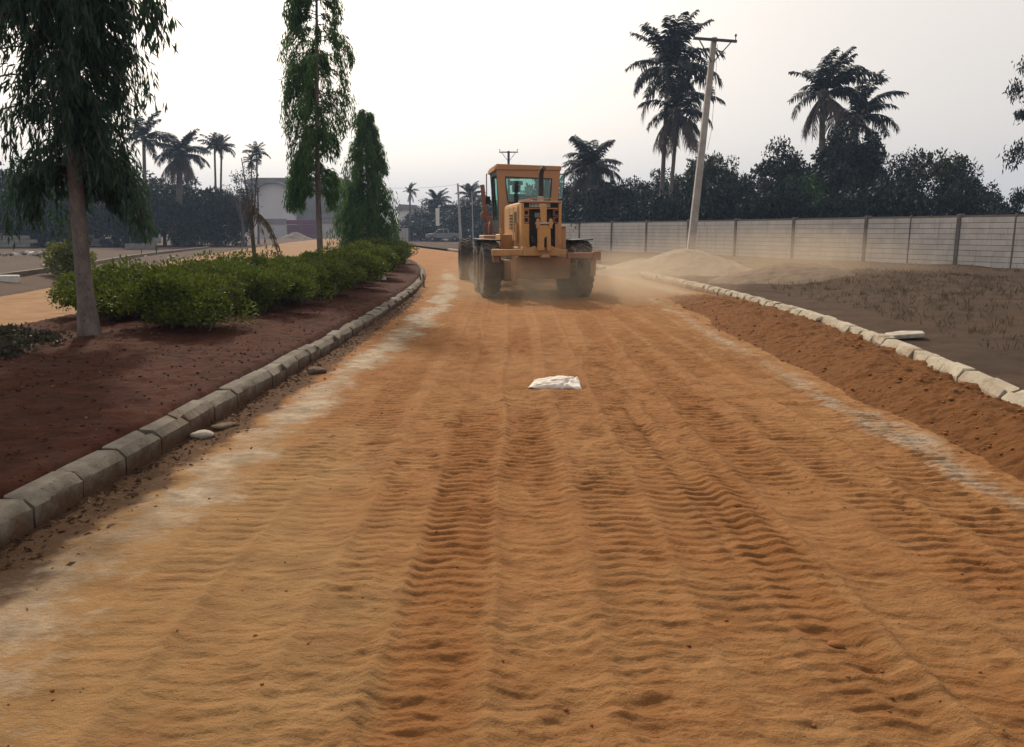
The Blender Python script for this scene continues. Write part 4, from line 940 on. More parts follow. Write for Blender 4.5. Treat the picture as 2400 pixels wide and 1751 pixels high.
# ------------------------------------------------------------------ utility poles
def utility_pole(label, b, top, w0, w1, arm=None, arm_tilt=0.0, mat='pole', name='utility_pole'):
    root = empty(name, b); tag(root, label, 'utility pole'); c = Vector(top) - Vector(b)
    mb = MB(); vs = []
    for t, w in ((0, w0), (1, w1)):
        o = c * t - Vector((0, 0, .25 if t == 0 else 0)); vs += [o + Vector((a * w / 2, d * w / 2, 0)) for a, d in ((-1, -1), (1, -1), (1, 1), (-1, 1))]
    mb.add(vs, [(3, 2, 1, 0), (4, 5, 6, 7)] + [(i, (i + 1) % 4, 4 + (i + 1) % 4, 4 + i) for i in range(4)]); mb.build('shaft', M[mat], root, .02)
    if arm:
        y_ = -w1 / 2 - .05
        MB().box((0, 0, 0), (arm, .09, .10), (0, arm_tilt, 0)).build('crossarm', M['steel'], root, .006, tuple(c + Vector((0, y_, -.12))))
        for s_ in (-1, 1):
            MB().path([tuple(c + Vector((s_ * arm * .36, y_ - .03, -.18 - s_ * math.sin(arm_tilt) * arm * .36))), tuple(c * (1 - .95 / c.length) + Vector((s_ * .04, y_ - .01, 0)))], .025, 6).build('brace', M['steel'], root)
            MB().lathe([(0, .001), (0, .018), (.12, .018), (.13, .04), (.20, .045), (.22, .02), (.24, .001)], tuple(c + Vector((s_ * arm * .47, y_, -.07 - s_ * math.sin(arm_tilt) * arm * .47))), 'z', 10).build('insulator', M['steel'], root)
    return root
b = P(1616, 590); b = D(1616, 560, 33.0); tp = D(1674, 88, 33.0)
up = utility_pole('leaning pale concrete utility pole with dark crossarm beside the sand heap', (b.x, 33, 0), (tp.x, 33, tp.z), .31, .20, 1.72, R(4))
c = Vector((tp.x - b.x, 0, tp.z))
MB().path([tuple(c + Vector((.10, -.16, -.3))), tuple(c * .8 + Vector((.22, -.16, 0))), tuple(c * .6 + Vector((.27, -.16, 0))), tuple(c * .52 + Vector((.20, -.15, 0)))], .008, 5).build('hanging_cable', M['wire'], up)
tp2 = D(1192, 354, 76.0); utility_pole('distant dark utility pole with crossarm rising behind the grader cab', (tp2.x, 76, 0), tuple(tp2), .26, .22, 1.75, 0, 'steel')
tp3 = D(1073, 430, 98.0); utility_pole('plain grey concrete pole beside the pickup down the road', (tp3.x + .3, 98, 0), tuple(tp3), .36, .20)
tp4 = D(1106, 448, 82.0); o = empty('lamp_post', (tp4.x + .1, 82, 0)); tag(o, 'slim pale steel post left of the grader', 'post')
MB().path([(0, 0, -.1), (tp4.x - o.location.x, 0, tp4.z)], [.06, .045], 8).build('shaft', M['pole'], o)
b5 = P(1061, 546); tp5 = D(1063, 506, b5.y); o = empty('white_post', (b5.x, b5.y, 0)); tag(o, 'short white leaning post near the pickup', 'post')
MB().path([(0, 0, -.1), (tp5.x - b5.x, 0, tp5.z)], [.06, .06], 8).build('shaft', M['whitewash'], o)
# overhead wire from the far pole to the distant one
a_, b_ = tp3 + Vector((0, 0, -.1)), D(830, 432, 104)
pts = [tuple(Vector(a_).lerp(Vector(b_), t) - Vector((0, 0, .5 * 4 * t * (1 - t)))) for t in np.linspace(0, 1, 9)]
tag(MB().path(pts, .012, 4).build('overhead_wire', M['wire']), 'thin overhead wire running left from the plain concrete pole', 'wire')

# ------------------------------------------------------------------ hall with arched front, purple gate
HY = 168.0
def hz(u, v, y=HY): return D(u, v, y)
M['hall'] = simple('hall_render', (.58, .55, .57), (.50, .475, .50), .9, .35, .05)
M['hall_roof'] = simple('hall_roof_sheet', (.20, .18, .175), (.12, .11, .11), .7, .3, .1)
M['gate'] = simple('purple_gate_paint', (.125, .022, .062), (.095, .018, .05), .6, 1.2, .05)
M['yardwall'] = simple('yard_wall_paint', (.42, .40, .395), (.34, .32, .315), .9, .3, .1)
x0 = hz(575, 541).x; x1 = hz(818, 541).x; zt = hz(600, 415).z; cxm = (x0 + x1) / 2
root = empty('arched_hall', (cxm, HY + 2, 0)); tag(root, 'large grey hall with arched facade behind the purple gate', 'building')
X0, X1 = x0 - cxm, x1 - cxm
ax = hz(641, 541).x - cxm; ar = hz(690, 541).x - hz(641, 541).x; az_ = hz(641, 428).z - ar * 0.9
arch = [(ax - ar * 1.02, 0)] + [(ax - ar * math.cos(a) * 1.02, az_ + ar * .9 * math.sin(a)) for a in np.linspace(0, math.pi, 21)] + [(ax + ar * 1.02, 0)]
MB().prism(arch, -0.6, 0.2).build('arched_facade', M['hall'], root)
hood = [(ax - ar * 1.10 * math.cos(a), az_ + ar * .97 * math.sin(a)) for a in np.linspace(0, math.pi, 21)]; inn = [(ax - ar * 1.03 * math.cos(a), az_ + ar * .905 * math.sin(a)) for a in np.linspace(0, math.pi, 21)]
mb = MB()
for i in range(20): mb.prism([hood[i], hood[i + 1], inn[i + 1], inn[i]], -1.6, .15)
mb.build('arch_hood', M['hall_roof'], root)
MB().bx(X0, X1, .25, 14, 0, zt - 1.5).build('wall', M['hall_roof'], root)
ro = MB().prism([(X0 - .6, zt - 1.3), (X1 + .6, zt - 1.3), (X1 + .6, zt - .7), (X1 - 2, zt), (X0 + 1.5, zt), (X0 - .6, zt - .5)], .20, 15); ro.build('roof', M['hall_roof'], root)
MB().prism([(hz(735, 541).x - cxm, hz(735, 512).z), (hz(745, 541).x - cxm, hz(745, 504).z), (hz(790, 541).x - cxm, hz(790, 500).z), (hz(815, 541).x - cxm, hz(815, 512).z)], -5, -.65).build('porch_roof', M['hall_roof'], root)
for u in (762, 776):
    MB().bx(hz(u, 541).x - cxm, hz(u + 7, 541).x - cxm, .10, .24, hz(u, 512).z, hz(u, 500).z).build('window', M['steel'], root)
# yard wall, two lengths, and the gate
GY = 160.0
def gz_(u, v): return D(u, v, GY)
for u0, u1, vt, lab in [(603, 672, 526, 'pale yard wall left of the purple gate'), (742, 900, 524, 'pale yard wall right of the purple gate')]:
    a, b2 = gz_(u0, 541).x, gz_(u1, 541).x; r_ = empty('yard_wall', ((a + b2) / 2, GY, 0)); tag(r_, lab, 'wall'); hw = (b2 - a) / 2
    MB().bx(-hw, hw, 0, .22, -.2, gz_(u0, vt).z).build('panel', M['yardwall'], r_)
    MB().bx(-hw - .05, hw + .05, -.12, .34, gz_(u0, vt).z + .003, gz_(u0, 513).z).build('fascia', M['hall_roof'], r_)
    for k in range(2): MB().bx((-hw if k == 0 else hw - .5), (-hw + .5 if k == 0 else hw), -.06, .28, -.2, gz_(u0, vt).z - .004).build('pier', M['yardwall'], r_)
a, b2 = gz_(673, 541).x, gz_(739, 541).x; r_ = empty('gate', ((a + b2) / 2, GY + .05, 0)); tag(r_, 'wide purple double gate of the hall yard', 'gate'); hw = (b2 - a) / 2
for s_ in (-1, 1):
    lf = MB().bx(.03 if s_ > 0 else -hw, hw if s_ > 0 else -.03, 0, .06, .02, gz_(673, 527).z).build('leaf', M['gate'], r_)
    for k in range(6): q = s_ * (.2 + k * (hw - .35) / 5); MB().bx(q - .03, q + .03, -.035, -.002, .05, gz_(673, 527).z - .05).build('rib', M['gate'], lf)
MB().bx(-hw, hw, .10, .3, gz_(673, 526).z, gz_(673, 516).z).build('lintel', M['gate'], r_)
heap('sand_heap', 'small pale sand heap before the purple gate', (gz_(706, 541).x, GY - 4.5, 0), 2.9, 1.8, 1.25, 15, M['sand'], base=-.02)
# grey yard walls, dark gate and small sign post further right
for u0, u1, vt, yy_, mt, lab in [(902, 934, 531, 112, 'hall_roof', 'dark grey sheet fence beside the far end of the road'), (935, 957, 535, 111, 'yardwall', 'pale grey panel fence beside the dark sheet fence')]:
    a, b2 = D(u0, 541, yy_).x, D(u1, 541, yy_).x; r_ = empty('panel_fence', ((a + b2) / 2, yy_, 0)); tag(r_, lab, 'fence'); zt_ = D(u0, vt, yy_).z; hw = (b2 - a) / 2
    for k in range(3): MB().bx(-hw + k * 2 * hw / 3 + .02, -hw + (k + 1) * 2 * hw / 3 - .02, 0, .08, -.1, zt_ - .03 * (k % 2)).build('panel', M[mt], r_)
    for k in range(4): MB().bx(-hw + k * 2 * hw / 3 - .06, -hw + k * 2 * hw / 3 + .06, .09, .2, -.1, zt_ + .05).build('post', M['post'], r_)
b6 = P(934, 577); r_ = empty('signpost', tuple(b6)); tag(r_, 'thin post with small black sign at the far road edge', 'sign')
MB().path([(0, 0, -.1), (0, 0, 1.75)], .03, 6).build('post', M['steel'], r_); MB().box((.15, -.04, 1.55), (.34, .03, .22)).build('sign_plate', M['steel'], r_, .004)
# white banner board on its post
bz = D(1026, 541, 104); r_ = empty('banner_board', (bz.x, 104, 0)); tag(r_, 'tall narrow white banner board on a thin post down the road', 'sign')
MB().path([(-.26, 0, -.1), (-.26, 0, D(1022, 488, 104).z)], .04, 6).build('post', M['steel'], r_)
M['white'] = simple('white_sheet', (.72, .71, .68), (.6, .59, .57), .7, 2, .05)
MB().prism([(-.24, D(0, 529, 104).z), (.22, D(0, 529, 104).z), (.27, D(0, 488, 104).z), (-.24, D(0, 488, 104).z)], -.03, .03).build('board', M['white'], r_)
# white house far behind
r_ = empty('white_house', (D(958, 541, 190).x, 190, 0)); tag(r_, 'white house with dark roof showing far behind the thin palm', 'house')
hw = 2.4; zt_ = D(0, 492, 190).z
MB().bx(-hw, hw, 0, 5, -.1, zt_).build('wall', M['white'], r_)
MB().prism([(-hw - .6, zt_), (hw + .4, zt_), (hw - .4, zt_ + 1.1), (-hw + .3, zt_ + 1.3)], -.5, 5.4).build('roof', M['hall_roof'], r_)
for k in range(2): MB().bx(-1.6 + 2 * k, -.5 + 2 * k, -.06, -.003, 2.4, 3.6).build('window', M['steel'], r_)

# pickup down the road
cp = P(1035, 561); r_ = empty('pickup', (D(1040, 541, 112).x, 112, 0), R(180 + 6)); tag(r_, 'silver pickup parked far down the road by the concrete pole', 'pickup')
M['silver'] = simple('silver_paint', (.22, .22, .23), (.17, .17, .18), .35, 1, 0); M['tyre'] = simple('tyre_rubber', (.050, .045, .042), (.03, .028, .027), .9, 9, .3); M['glassd'] = simple('dark_glass', (.03, .035, .04), None, .1, 1, 0)
side = [(-2.5, .45), (2.5, .45), (2.55, .75), (2.45, 1.0), (1.35, 1.12), (.75, 1.68), (-.55, 1.72), (-.75, 1.15), (-2.5, 1.12)]
MB().prism(side, -.85, .85).build('body', M['silver'], r_, .05)
for s_ in (-1, 1):
    MB().prism([(1.15, 1.15), (.70, 1.60), (.12, 1.62), (.12, 1.15)], s_ * .853, s_ * .866).build('side_window', M['glassd'], r_)
    MB().prism([(.04, 1.15), (.04, 1.62), (-.48, 1.63), (-.6, 1.15)], s_ * .853, s_ * .866).build('side_window', M['glassd'], r_)
    for xx in (1.6, -1.5):
        w_ = MB().lathe([(-.1, .001), (-.1, .2), (.1, .2), (.1, .001)], (xx, s_ * .78, .36), 'y', 16).build('wheel', M['silver'], r_)
        MB().lathe([(-.11, .2), (-.12, .33), (-.08, .37), (.08, .37), (.12, .33), (.11, .2)], (xx, s_ * .78, .36), 'y', 20).build('tyre', M['tyre'], w_)
    MB().box((2.53, s_ * .6, .82), (.06, .3, .16)).build('headlight', M['white'], r_, .02)
MB().prism([(1.33, 1.16), (.80, 1.64), (.76, 1.62), (1.27, 1.16)], -.72, .72).build('windscreen', M['glassd'], r_)

# open lot: unfinished block walls, rubble
M['oldblock'] = simple('weathered_block', (.235, .225, .22), (.13, .122, .118), .95, 1.2, .5, .03)
def low_wall(label, u0, u1, vb, vt, ang=0.0, ragged=0.0, name='low_block_wall'):
    a = P(u0, vb); b2 = P(u1, vb); y = a.y; L = b2.x - a.x; h = D(u0, vt, y).z; r_ = empty(name, ((a.x + b2.x) / 2, y, 0), ang); tag(r_, label, 'wall')
    nb = max(3, int(L / 1.0)); rg = random.Random(int(u0 * 7 + vb)); nr = max(2, int(h / .35)); bh = h / nr
    me = MB().bx(-.5, .5, -.5, .5, -.5, .5).mesh('block', M['oldblock'])
    for j in range(nr):
        for i in range(nb):
            if j == nr - 1 and rg.random() < ragged: continue
            if j == nr - 2 and rg.random() < ragged * .4: continue
            link('block', me, r_, (-L / 2 + (i + .5 + (.25 if j % 2 else -.25)) * L / nb, rg.uniform(-.02, .02), bh * (j + .5) - .03), (0, 0, rg.uniform(-.01, .01)), (L / nb - .02, .24, bh - .015))
    return r_
low_wall('low grey block wall stub on the open lot, nearest the side road', -20, 80, 579, 551, 0, .1)
low_wall('longer weathered block wall behind the low stub on the open lot', 15, 165, 566, 535, 0, .25)
low_wall('ruined block pier and wall piece beside the thick grey trunk', 208, 272, 577, 549, 0, .35)
low_wall('tall leftover block stack topping the ruined wall piece', 209, 243, 574, 530, 0, .1, 'block_stack')
low_wall('pale low block footing on the open lot by the young trees', 300, 372, 583, 556, 0, .5)
rg = random.Random(12)
def rubble(label, u, v, n, spread):
    b_ = P(u, v); r_ = empty('rubble_pile', tuple(b_)); tag(r_, label, 'rubble', 'rubble on the open lot')
    for k in range(n):
        MB().box((0, 0, 0), (rg.uniform(.18, .45), rg.uniform(.15, .3), rg.uniform(.08, .18)), (rg.uniform(-.4, .4), rg.uniform(-.4, .4), rg.uniform(0, 3)), (.85, .9)).build('slab_piece', M['whitewash'] if k % 4 == 0 else M['oldblock'], r_, .02,
            (rg.uniform(-spread, spread), rg.uniform(-.5, .5), rg.uniform(.04, .18)))
rubble('broken pale slabs heaped by the small upright sapling', 366, 571, 9, 1.6)
rubble('scattered block pieces before the low wall stub', 88, 600, 7, 1.0)
rubble('brownish blocks left on the lot beside the side road', 20, 600, 6, .9)
rubble('pale broken pieces along the side road edge behind the hedge', 345, 608, 8, 1.5)
b_ = P(4, 655, .2); tag(MB().box((0, 0, .08), (.8, .3, .22)).build('concrete_chunk', M['whitewash'], None, .03, (b_.x, b_.y, .12), (0, 0, .1)), 'white concrete chunk on the kerb of the side road', 'block')

# ------------------------------------------------------------------ motor grader, seen from behind
def paint(name, a, dust, rough=0.5):
    t = NT(name); v = t.coord('Object'); f = t.noise(v, 2.2, 6, .65); g = t.noise(v, 17, 5, .6)
    c = t.mix(t.ramp(f, [(.35, 0.0), (.75, .75)]), a, dust); c = t.mix(t.ramp(g, [(.62, 0.0), (.72, .55)]), c, tuple(x * .35 for x in a))
    nz = t.n('Separate' + 'XYZ'); t.l(t.n('NewGeometry').outputs['Normal'], nz.inputs[0])
    c = t.mix(t.ramp(nz.outputs[2], [(.55, 0.0), (.95, .7)]), c, (.33, .215, .13))        # dust lies on upward faces
    zz = t.n('SeparateXYZ'); t.l(t.pos(), zz.inputs[0]); dl = t.math('SUBTRACT', t.math('ADD', t.noise(t.pos(), 3.0, 6, .7), .55), t.math('MULTIPLY', zz.outputs[2], .62))
    c = t.mix(t.ramp(dl, [(.15, 0.0), (.75, .85)]), c, (.26, .15, .085))                   # caked soil thickens towards the wheels
    return t.principled(c, t.ramp(f, [(.3, rough), (.7, .85)]), t.bump(g, .15, .004), 0, .4)
M['yel'] = paint('grader_yellow', (.55, .275, .075), (.40, .235, .115), .5)
M['yel2'] = paint('grader_yellow_faded', (.45, .215, .095), (.36, .21, .125), .6)
M['red'] = paint('grader_rust_red', (.23, .075, .045), (.27, .14, .09), .7)
M['blk'] = simple('grader_black', (.012, .011, .012), (.03, .024, .02), .55, 6, .1)
M['grtyre'] = simple('dusty_tyre', (.105, .085, .068), (.04, .035, .032), .95, 5, .4)
M['chrome'] = simple('worn_steel', (.42, .40, .37), (.3, .28, .26), .35, 8, .1, metal=.8)
M['lens'] = simple('lamp_lens', (.05, .012, .010), (.03, .008, .007), .25, 3, 0)
M['seat'] = simple('seat_cloth', (.012, .012, .018), None, .9, 12, .2)
t = NT('green_glass'); g = t.n('BsdfGlass'); g.inputs['Color'].default_value = (.55, .86, .78, 1); g.inputs['Roughness'].default_value = 0.0; g.inputs['IOR'].default_value = 1.05
tr = t.n('BsdfTransparent'); tr.inputs['Color'].default_value = (.74, .91, .87, 1); gl = t.n('BsdfGlossy'); gl.inputs['Roughness'].default_value = .05; gl.inputs['Color'].default_value = (.8, .9, .88, 1)
mx = t.n('MixShader'); mx.inputs[0].default_value = .10; t.l(tr.outputs[0], mx.inputs[1]); t.l(gl.outputs[0], mx.inputs[2]); t.l(mx.outputs[0], t.out.inputs['Surface']); M['glass'] = t.m

G = empty('motor_grader', (0.53, 17.8, 0), R(8)); tag(G, 'dusty yellow motor grader driving away along the dirt road', 'grader')
def wheel_data(rad, w):
    prof = [(-w * .36, rad * .50), (-w * .47, rad * .60), (-w * .50, rad * .80), (-w * .44, rad * .93), (-w * .32, rad * .965), (w * .32, rad * .965), (w * .44, rad * .93), (w * .50, rad * .80), (w * .47, rad * .60), (w * .36, rad * .50)]
    ty = MB().lathe(prof, (0, 0, 0), 'x', 40)
    nl = 22
    for k in range(nl):
        for sd_ in (-1, 1):
            a = 2 * math.pi * (k + (.25 if sd_ > 0 else -.25)) / nl; ca, sa = math.cos(a), math.sin(a); q = []
            for (tx, r0, da) in [(sd_ * .01, .955, .10), (sd_ * w * .34, .955, -.06), (sd_ * w * .50, .86, -.10)]:
                for rr_ in (r0 * rad, (r0 + (.055 if r0 > .9 else .06)) * rad):
                    for hw_ in (-.05, .05):
                        an = a + da + hw_; q.append((tx, rr_ * math.cos(an), rr_ * math.sin(an)))
            ty.add(q, [(0, 1, 3, 2), (8, 10, 11, 9), (2, 3, 7, 6), (6, 7, 11, 10), (0, 2, 6, 4), (4, 6, 10, 8), (1, 5, 7, 3), (5, 9, 11, 7), (0, 4, 5, 1), (4, 8, 9, 5)])
    tyre = ty.mesh('tyre', M['grtyre'])
    rim = MB().lathe([(-w * .36, rad * .52), (-w * .33, rad * .47), (-w * .20, rad * .40), (-w * .12, rad * .22), (-w * .30, rad * .18), (-w * .30, .001)], (0, 0, 0), 'x', 28)
    rim.lathe([(w * .36, rad * .52), (w * .33, rad * .47), (w * .2, rad * .40), (w * .12, rad * .22), (w * .25, rad * .18), (w * .25, .001)], (0, 0, 0), 'x', 28)
    for k in range(8):
        a = 2 * math.pi * k / 8; rim.box((-w * .14, rad * .31 * math.cos(a), rad * .31 * math.sin(a)), (.05, .035, .035))
    return tyre, rim.mesh('wheel', M['yel2'])
WR, WW = .63, .38
tyre_m, rim_m = wheel_data(WR, WW)
for sx in (-1, 1):
    for wy in (0.0, 1.52, 6.6):
        o = link('wheel', rim_m, G, (sx * 1.03, wy, WR - .035), (random.uniform(0, 6), 0, 0 if sx < 0 else math.pi)); link('tyre', tyre_m, o)
    MB().bx(sx * .66 - .10, sx * .66 + .10, -.25, 1.77, .36, .82).build('tandem_case', M['yel2'], G, .04)
    MB().box((sx * 1.03, .75, 1.20 + .05), (.44, 2.0, .03), (0, sx * -.04, 0)).build('fender', M['blk'], G, .008)
MB().path([(-.95, 0, .6), (.95, 0, .6)], .13, 14).build('rear_axle', M['yel2'], G)
MB().path([(-.95, 1.52, .6), (.95, 1.52, .6)], .13, 14).build('rear_axle', M['yel2'], G)
MB().path([(-.95, 6.6, .6), (-.4, 6.6, .72), (.4, 6.6, .72), (.95, 6.6, .6)], .12, 12).build('front_axle', M['yel2'], G)
# belly plate / transmission below the engine
MB().prism([(-.50, .40), (.72, .40), (.72, .90), (-.50, .90)], -.35, 1.9).build('belly_guard', M['yel2'], G, .02)
MB().bx(-.54, .76, -.37, -.352, .62, .635).build('guard_seam', M['yel'], G)
# main frame under hood
MB().bx(-.47, .47, -.55, 3.4, .92, 1.10).build('frame', M['yel'], G, .02)
# engine hood: side panels, top, rear surround
MB().prism([(-.44, 1.10), (-.44, 2.02), (-.40, 2.06), (.40, 2.06), (.44, 2.02), (.44, 1.10)], -.42, 1.95).build('engine_hood', M['yel'], G, .02)
for k, (y0_, y1_) in enumerate([(-.30, .25), (.33, .95), (1.03, 1.85)]):
    MB().bx(-.462, -.442, y0_, y1_, 1.22, 1.98).build('side_panel', M['yel'], G, .01); MB().bx(.442, .462, y0_, y1_, 1.22, 1.98).build('side_panel', M['yel'], G, .01)
    if k == 0: MB().bx(-.472, -.4635, y0_ + .12, y1_ - .12, 1.42, 1.86).build('louvre', M['blk'], G)
for k in range(2): MB().path([(-.49, -.36 + .10 * k, 1.12), (-.49, -.36 + .10 * k, 1.62)], .022, 8).build('hand_rail', M['yel'], G)
# radiator surround
MB().bx(-.44, .44, -.72, -.40, 2.035, 2.075).build('rear_cap', M['yel2'], G, .012)
for sx in (-1, 1):
    MB().bx(sx * .405 - .03, sx * .405 + .03, -.70, -.40, 1.06, 2.032).build('rear_pillar', M['yel'], G, .012)
MB().bx(-.373, .373, -.69, -.42, 1.905, 1.93).build('rear_crossbar', M['yel2'], G, .005)
MB().bx(-.374, .374, -.60, -.44, 1.935, 2.033).build('black_strip', M['blk'], G)
MB().bx(-.374, .374, -.52, -.425, 1.10, 1.90).build('radiator', M['blk'], G)
mb = MB()
for k in range(15): mb.bx(-.36, .36, -.535, -.522, 1.13 + k * .05, 1.145 + k * .05)
mb.build('radiator_fins', M['blk'], G)
# number board with worn dark characters
pl = MB().bx(-.25, .20, -.625, -.605, 1.948, 2.026).build('number_board', M['white'], G)
mb = MB(); rg = random.Random(3)
for k, q in enumerate([-.235, -.215, -.195, -.165, -.14, -.11, -.08, -.055, .09, .12, .15, .175]):
    mb.bx(q, q + .008, -.629, -.6262, 1.958, 2.016)
    if k % 3 == 0: mb.bx(q + .0085, q + .022, -.629, -.6262, 2.006, 2.016)
mb.build('worn_characters', M['blk'], pl)
# lamp boxes
for sx in (-1, 1):
    cx_ = -.325 if sx < 0 else .325; m_ = M['yel2'] if sx < 0 else M['red']
    bxm = MB()
    for zc in (1.83, 1.68):
        bxm.frame([(cx_ - .06, zc - .065), (cx_ + .06, zc - .065), (cx_ + .06, zc + .065), (cx_ - .06, zc + .065)], [(cx_ - .035, zc - .042), (cx_ + .045, zc - .042), (cx_ + .045, zc + .042), (cx_ - .035, zc + .042)], -.68, -.535)
    hb = bxm.build('lamp_housing', m_, G)
    for zc in (1.83, 1.68): MB().bx(cx_ - .034, cx_ + .044, -.60, -.54, zc - .041, zc + .041).build('lamp', M['blk'] if zc > 1.75 or sx < 0 else M['lens'], hb)
    # lower side plates of the radiator guard
    MB().prism([(cx_ - .10 * (1 if sx < 0 else .35), 1.06), (cx_ + .08, 1.06), (cx_ + .055, 1.25), (cx_ + .055, 1.60), (cx_ - .10 * (1 if sx < 0 else .35), 1.60)], -.75, -.70).build('guard_plate', M['yel'] if sx < 0 else M['yel2'], G, .008)
MB().bx(.445, .56, -.60, -.2, 1.06, 1.55).build('side_box', M['yel2'], G, .01); MB().bx(.465, .54, -.61, -.602, 1.505, 1.52).build('slot', M['blk'], G)
MB().bx(-.12, .13, -.565, -.53, 1.73, 1.83).build('data_plate', M['chrome'], G)
# ripper linkage: cross beam, bracket with slot, lift cylinder
MB().prism([(-.45, .93), (.50, .93), (.52, 1.06), (.30, 1.075), (.18, 1.14), (.16, 1.10), (-.15, 1.10), (-.17, 1.14), (-.28, 1.09), (-.45, 1.12)], -.95, -.74).build('rear_bumper', M['yel'], G, .012)
br = MB(); br.prism([(-.145, 1.04), (.0, 1.04), (.0, 1.30), (.045, 1.33), (.055, 1.30), (.06, 1.04), (.15, 1.04), (.14, 1.25), (.13, 1.56), (-.14, 1.56), (-.13, 1.25)], -1.06, -.96); br.build('ripper_bracket', M['yel'], G, .01)
for sx in (-1, 1):
    MB().prism([(sx * .135 - .035, 1.50), (sx * .135 + .035, 1.50), (sx * .135 + .035, 1.66), (sx * .135 + .018, 1.70), (sx * .135 - .018, 1.70), (sx * .135 - .035, 1.66)], -1.075, -1.01).build('bracket_ear', M['yel'], G, .008)
MB().box((0, -.93, 1.775), (.125, .11, .45), (-.12, 0, 0)).build('lift_cylinder', M['yel'], G, .015)
MB().path([(-.19, -1.03, 1.60), (.19, -1.03, 1.60)], .025, 10).build('pivot_pin', M['chrome'], G)
MB().bx(-1.09, -.452, -.96, -.82, .93, 1.065).build('ripper_beam', M['yel'], G, .012); MB().bx(.522, 1.20, -.96, -.82, .87, .99).build('ripper_beam', M['red'], G, .012)
MB().box((0.03, -1.0, .925), (.2, .16, .07), None, (.8, .8)).build('beam_boss', M['yel2'], G, .01)
for x_, zb, m_ in [(-.62, .40, 'yel2'), (1.10, .50, 'red')]:
    MB().prism([(-.95, .93), (-.86, .93), (-.84, zb + .08), (-.76, zb), (-.92, zb - .01), (-.97, .7)], x_ - .045, x_ + .045, 'x').build('ripper_shank', M[m_], G, .008)
MB().box((-.98, -.72, .93), (.14, .18, .28)).build('step_bracket', M['red'], G, .01)
MB().box((1.16, -.90, .93), (.16, .20, .19)).build('end_clamp', M['red'], G, .012)
# spare junk on the right fender
for k in range(3): MB().path([(.85, -.1 + .08 * k, 1.15 + .02 * k), (1.05, .1, 1.21 + .015 * k), (1.28, .02 + .06 * k, 1.13)], .02, 6).build('hose', M['blk'], G)
for k, x_ in enumerate((-.22, -.18, .20)):
    MB().path([(x_, -.60, 1.42 - .1 * k), (x_ - .03, -.78, 1.36), (x_ + .02, -.86, 1.22), (x_, -.80, 1.08)], .013, 6).build('hydraulic_hose', M['blk'], G)
for x_, z_ in [(-.40, 1.2), (-.40, 1.5), (.40, 1.2), (.40, 1.5), (-.40, 1.98), (.40, 1.98), (-.40, .98), (.44, .98), (-.2, .98), (.3, .98)]:
    MB().lathe([(0, .001), (0, .016), (.014, .016), (.014, .001)], (x_, -.715 if z_ > 1.1 else -.966, z_), 'y', 6).build('bolt', M['chrome'], G)
for k in range(5): MB().bx(-.476, -.4635, .42, .86, 1.50 + k * .07, 1.53 + k * .07).build('louvre', M['blk'], G)
MB().path([(-.30, -.62, 2.08), (-.30, -.62, 2.13), (.30, -.62, 2.13), (.30, -.62, 2.08)], .011, 6).build('grab_rail', M['yel2'], G)
# left tank and step
MB().bx(-.72, -.42, .55, 1.55, 1.03, 1.37).build('fuel_tank', M['yel'], G, .02); MB().bx(-.745, -.70, .45, .55, 1.0, 1.50).build('step_post', M['yel'], G, .01)
MB().lathe([(0, .001), (0, .05), (.06, .05), (.06, .001)], (-.66, .75, 1.371), 'z', 14).build('tank_cap', M['yel2'], G)
MB().bx(-.95, -.5, 2.1, 3.2, 1.06, 1.34).build('battery_box', M['yel2'], G, .02)
# exhaust stack with bent tip
MB().path([(.19, .5, 2.05), (.20, .5, 2.35), (.20, .5, 2.70), (.215, .47, 2.80), (.25, .41, 2.83)], [.06, .062, .058, .055, .055], 14).build('exhaust_stack', M['blk'], G)
MB().lathe([(0, .001), (0, .07), (.16, .07), (.17, .001)], (.19, .5, 2.06), 'z', 16).build('exhaust_clamp', M['chrome'], G)
MB().path([(-.30, .6, 2.05), (-.30, .6, 2.13), (-.05, .6, 2.15), (.1, .6, 2.09)], .015, 6).build('hood_rail', M['chrome'], G)
# cab: shell as pillars and panels around real openings
CX = .22; y0c, y1c = 2.40, 3.95
outer = [(-.50, 1.42), (.92, 1.42), (.98, 2.30), (1.02, 2.93), (-.575, 2.93), (-.53, 2.30)]
def lerp2(a, b, t): return (a[0] + (b[0] - a[0]) * t, a[1] + (b[1] - a[1]) * t)
win = [(-.30, 2.13), (.75, 2.15), (.79, 2.30), (.82, 2.74), (-.37, 2.78), (-.335, 2.30)]
MB().frame(outer, win, y0c, y0c + .07).build('rear_panel', M['yel2'], G)
seal = [(-.285, 2.16), (.735, 2.18), (.77, 2.31), (.795, 2.715), (-.345, 2.755), (-.31, 2.31)]
MB().frame([(a * 1.0, b) for a, b in win], seal, y0c - .012, y0c + .06).build('window_seal', M['blk'], G)
gp = MB().prism(seal, y0c + .03, y0c + .036).build('rear_window', M['glass'], G)
# front of the cab: frame and big windscreen
wf = [(-.40, 1.75), (.82, 1.75), (.86, 2.30), (.90, 2.82), (-.46, 2.82), (-.43, 2.30)]
MB().frame(outer, wf, y1c - .07, y1c).build('front_frame', M['blk'], G)
MB().prism(wf, y1c - .04, y1c - .034).build('windscreen', M['glass'], G)
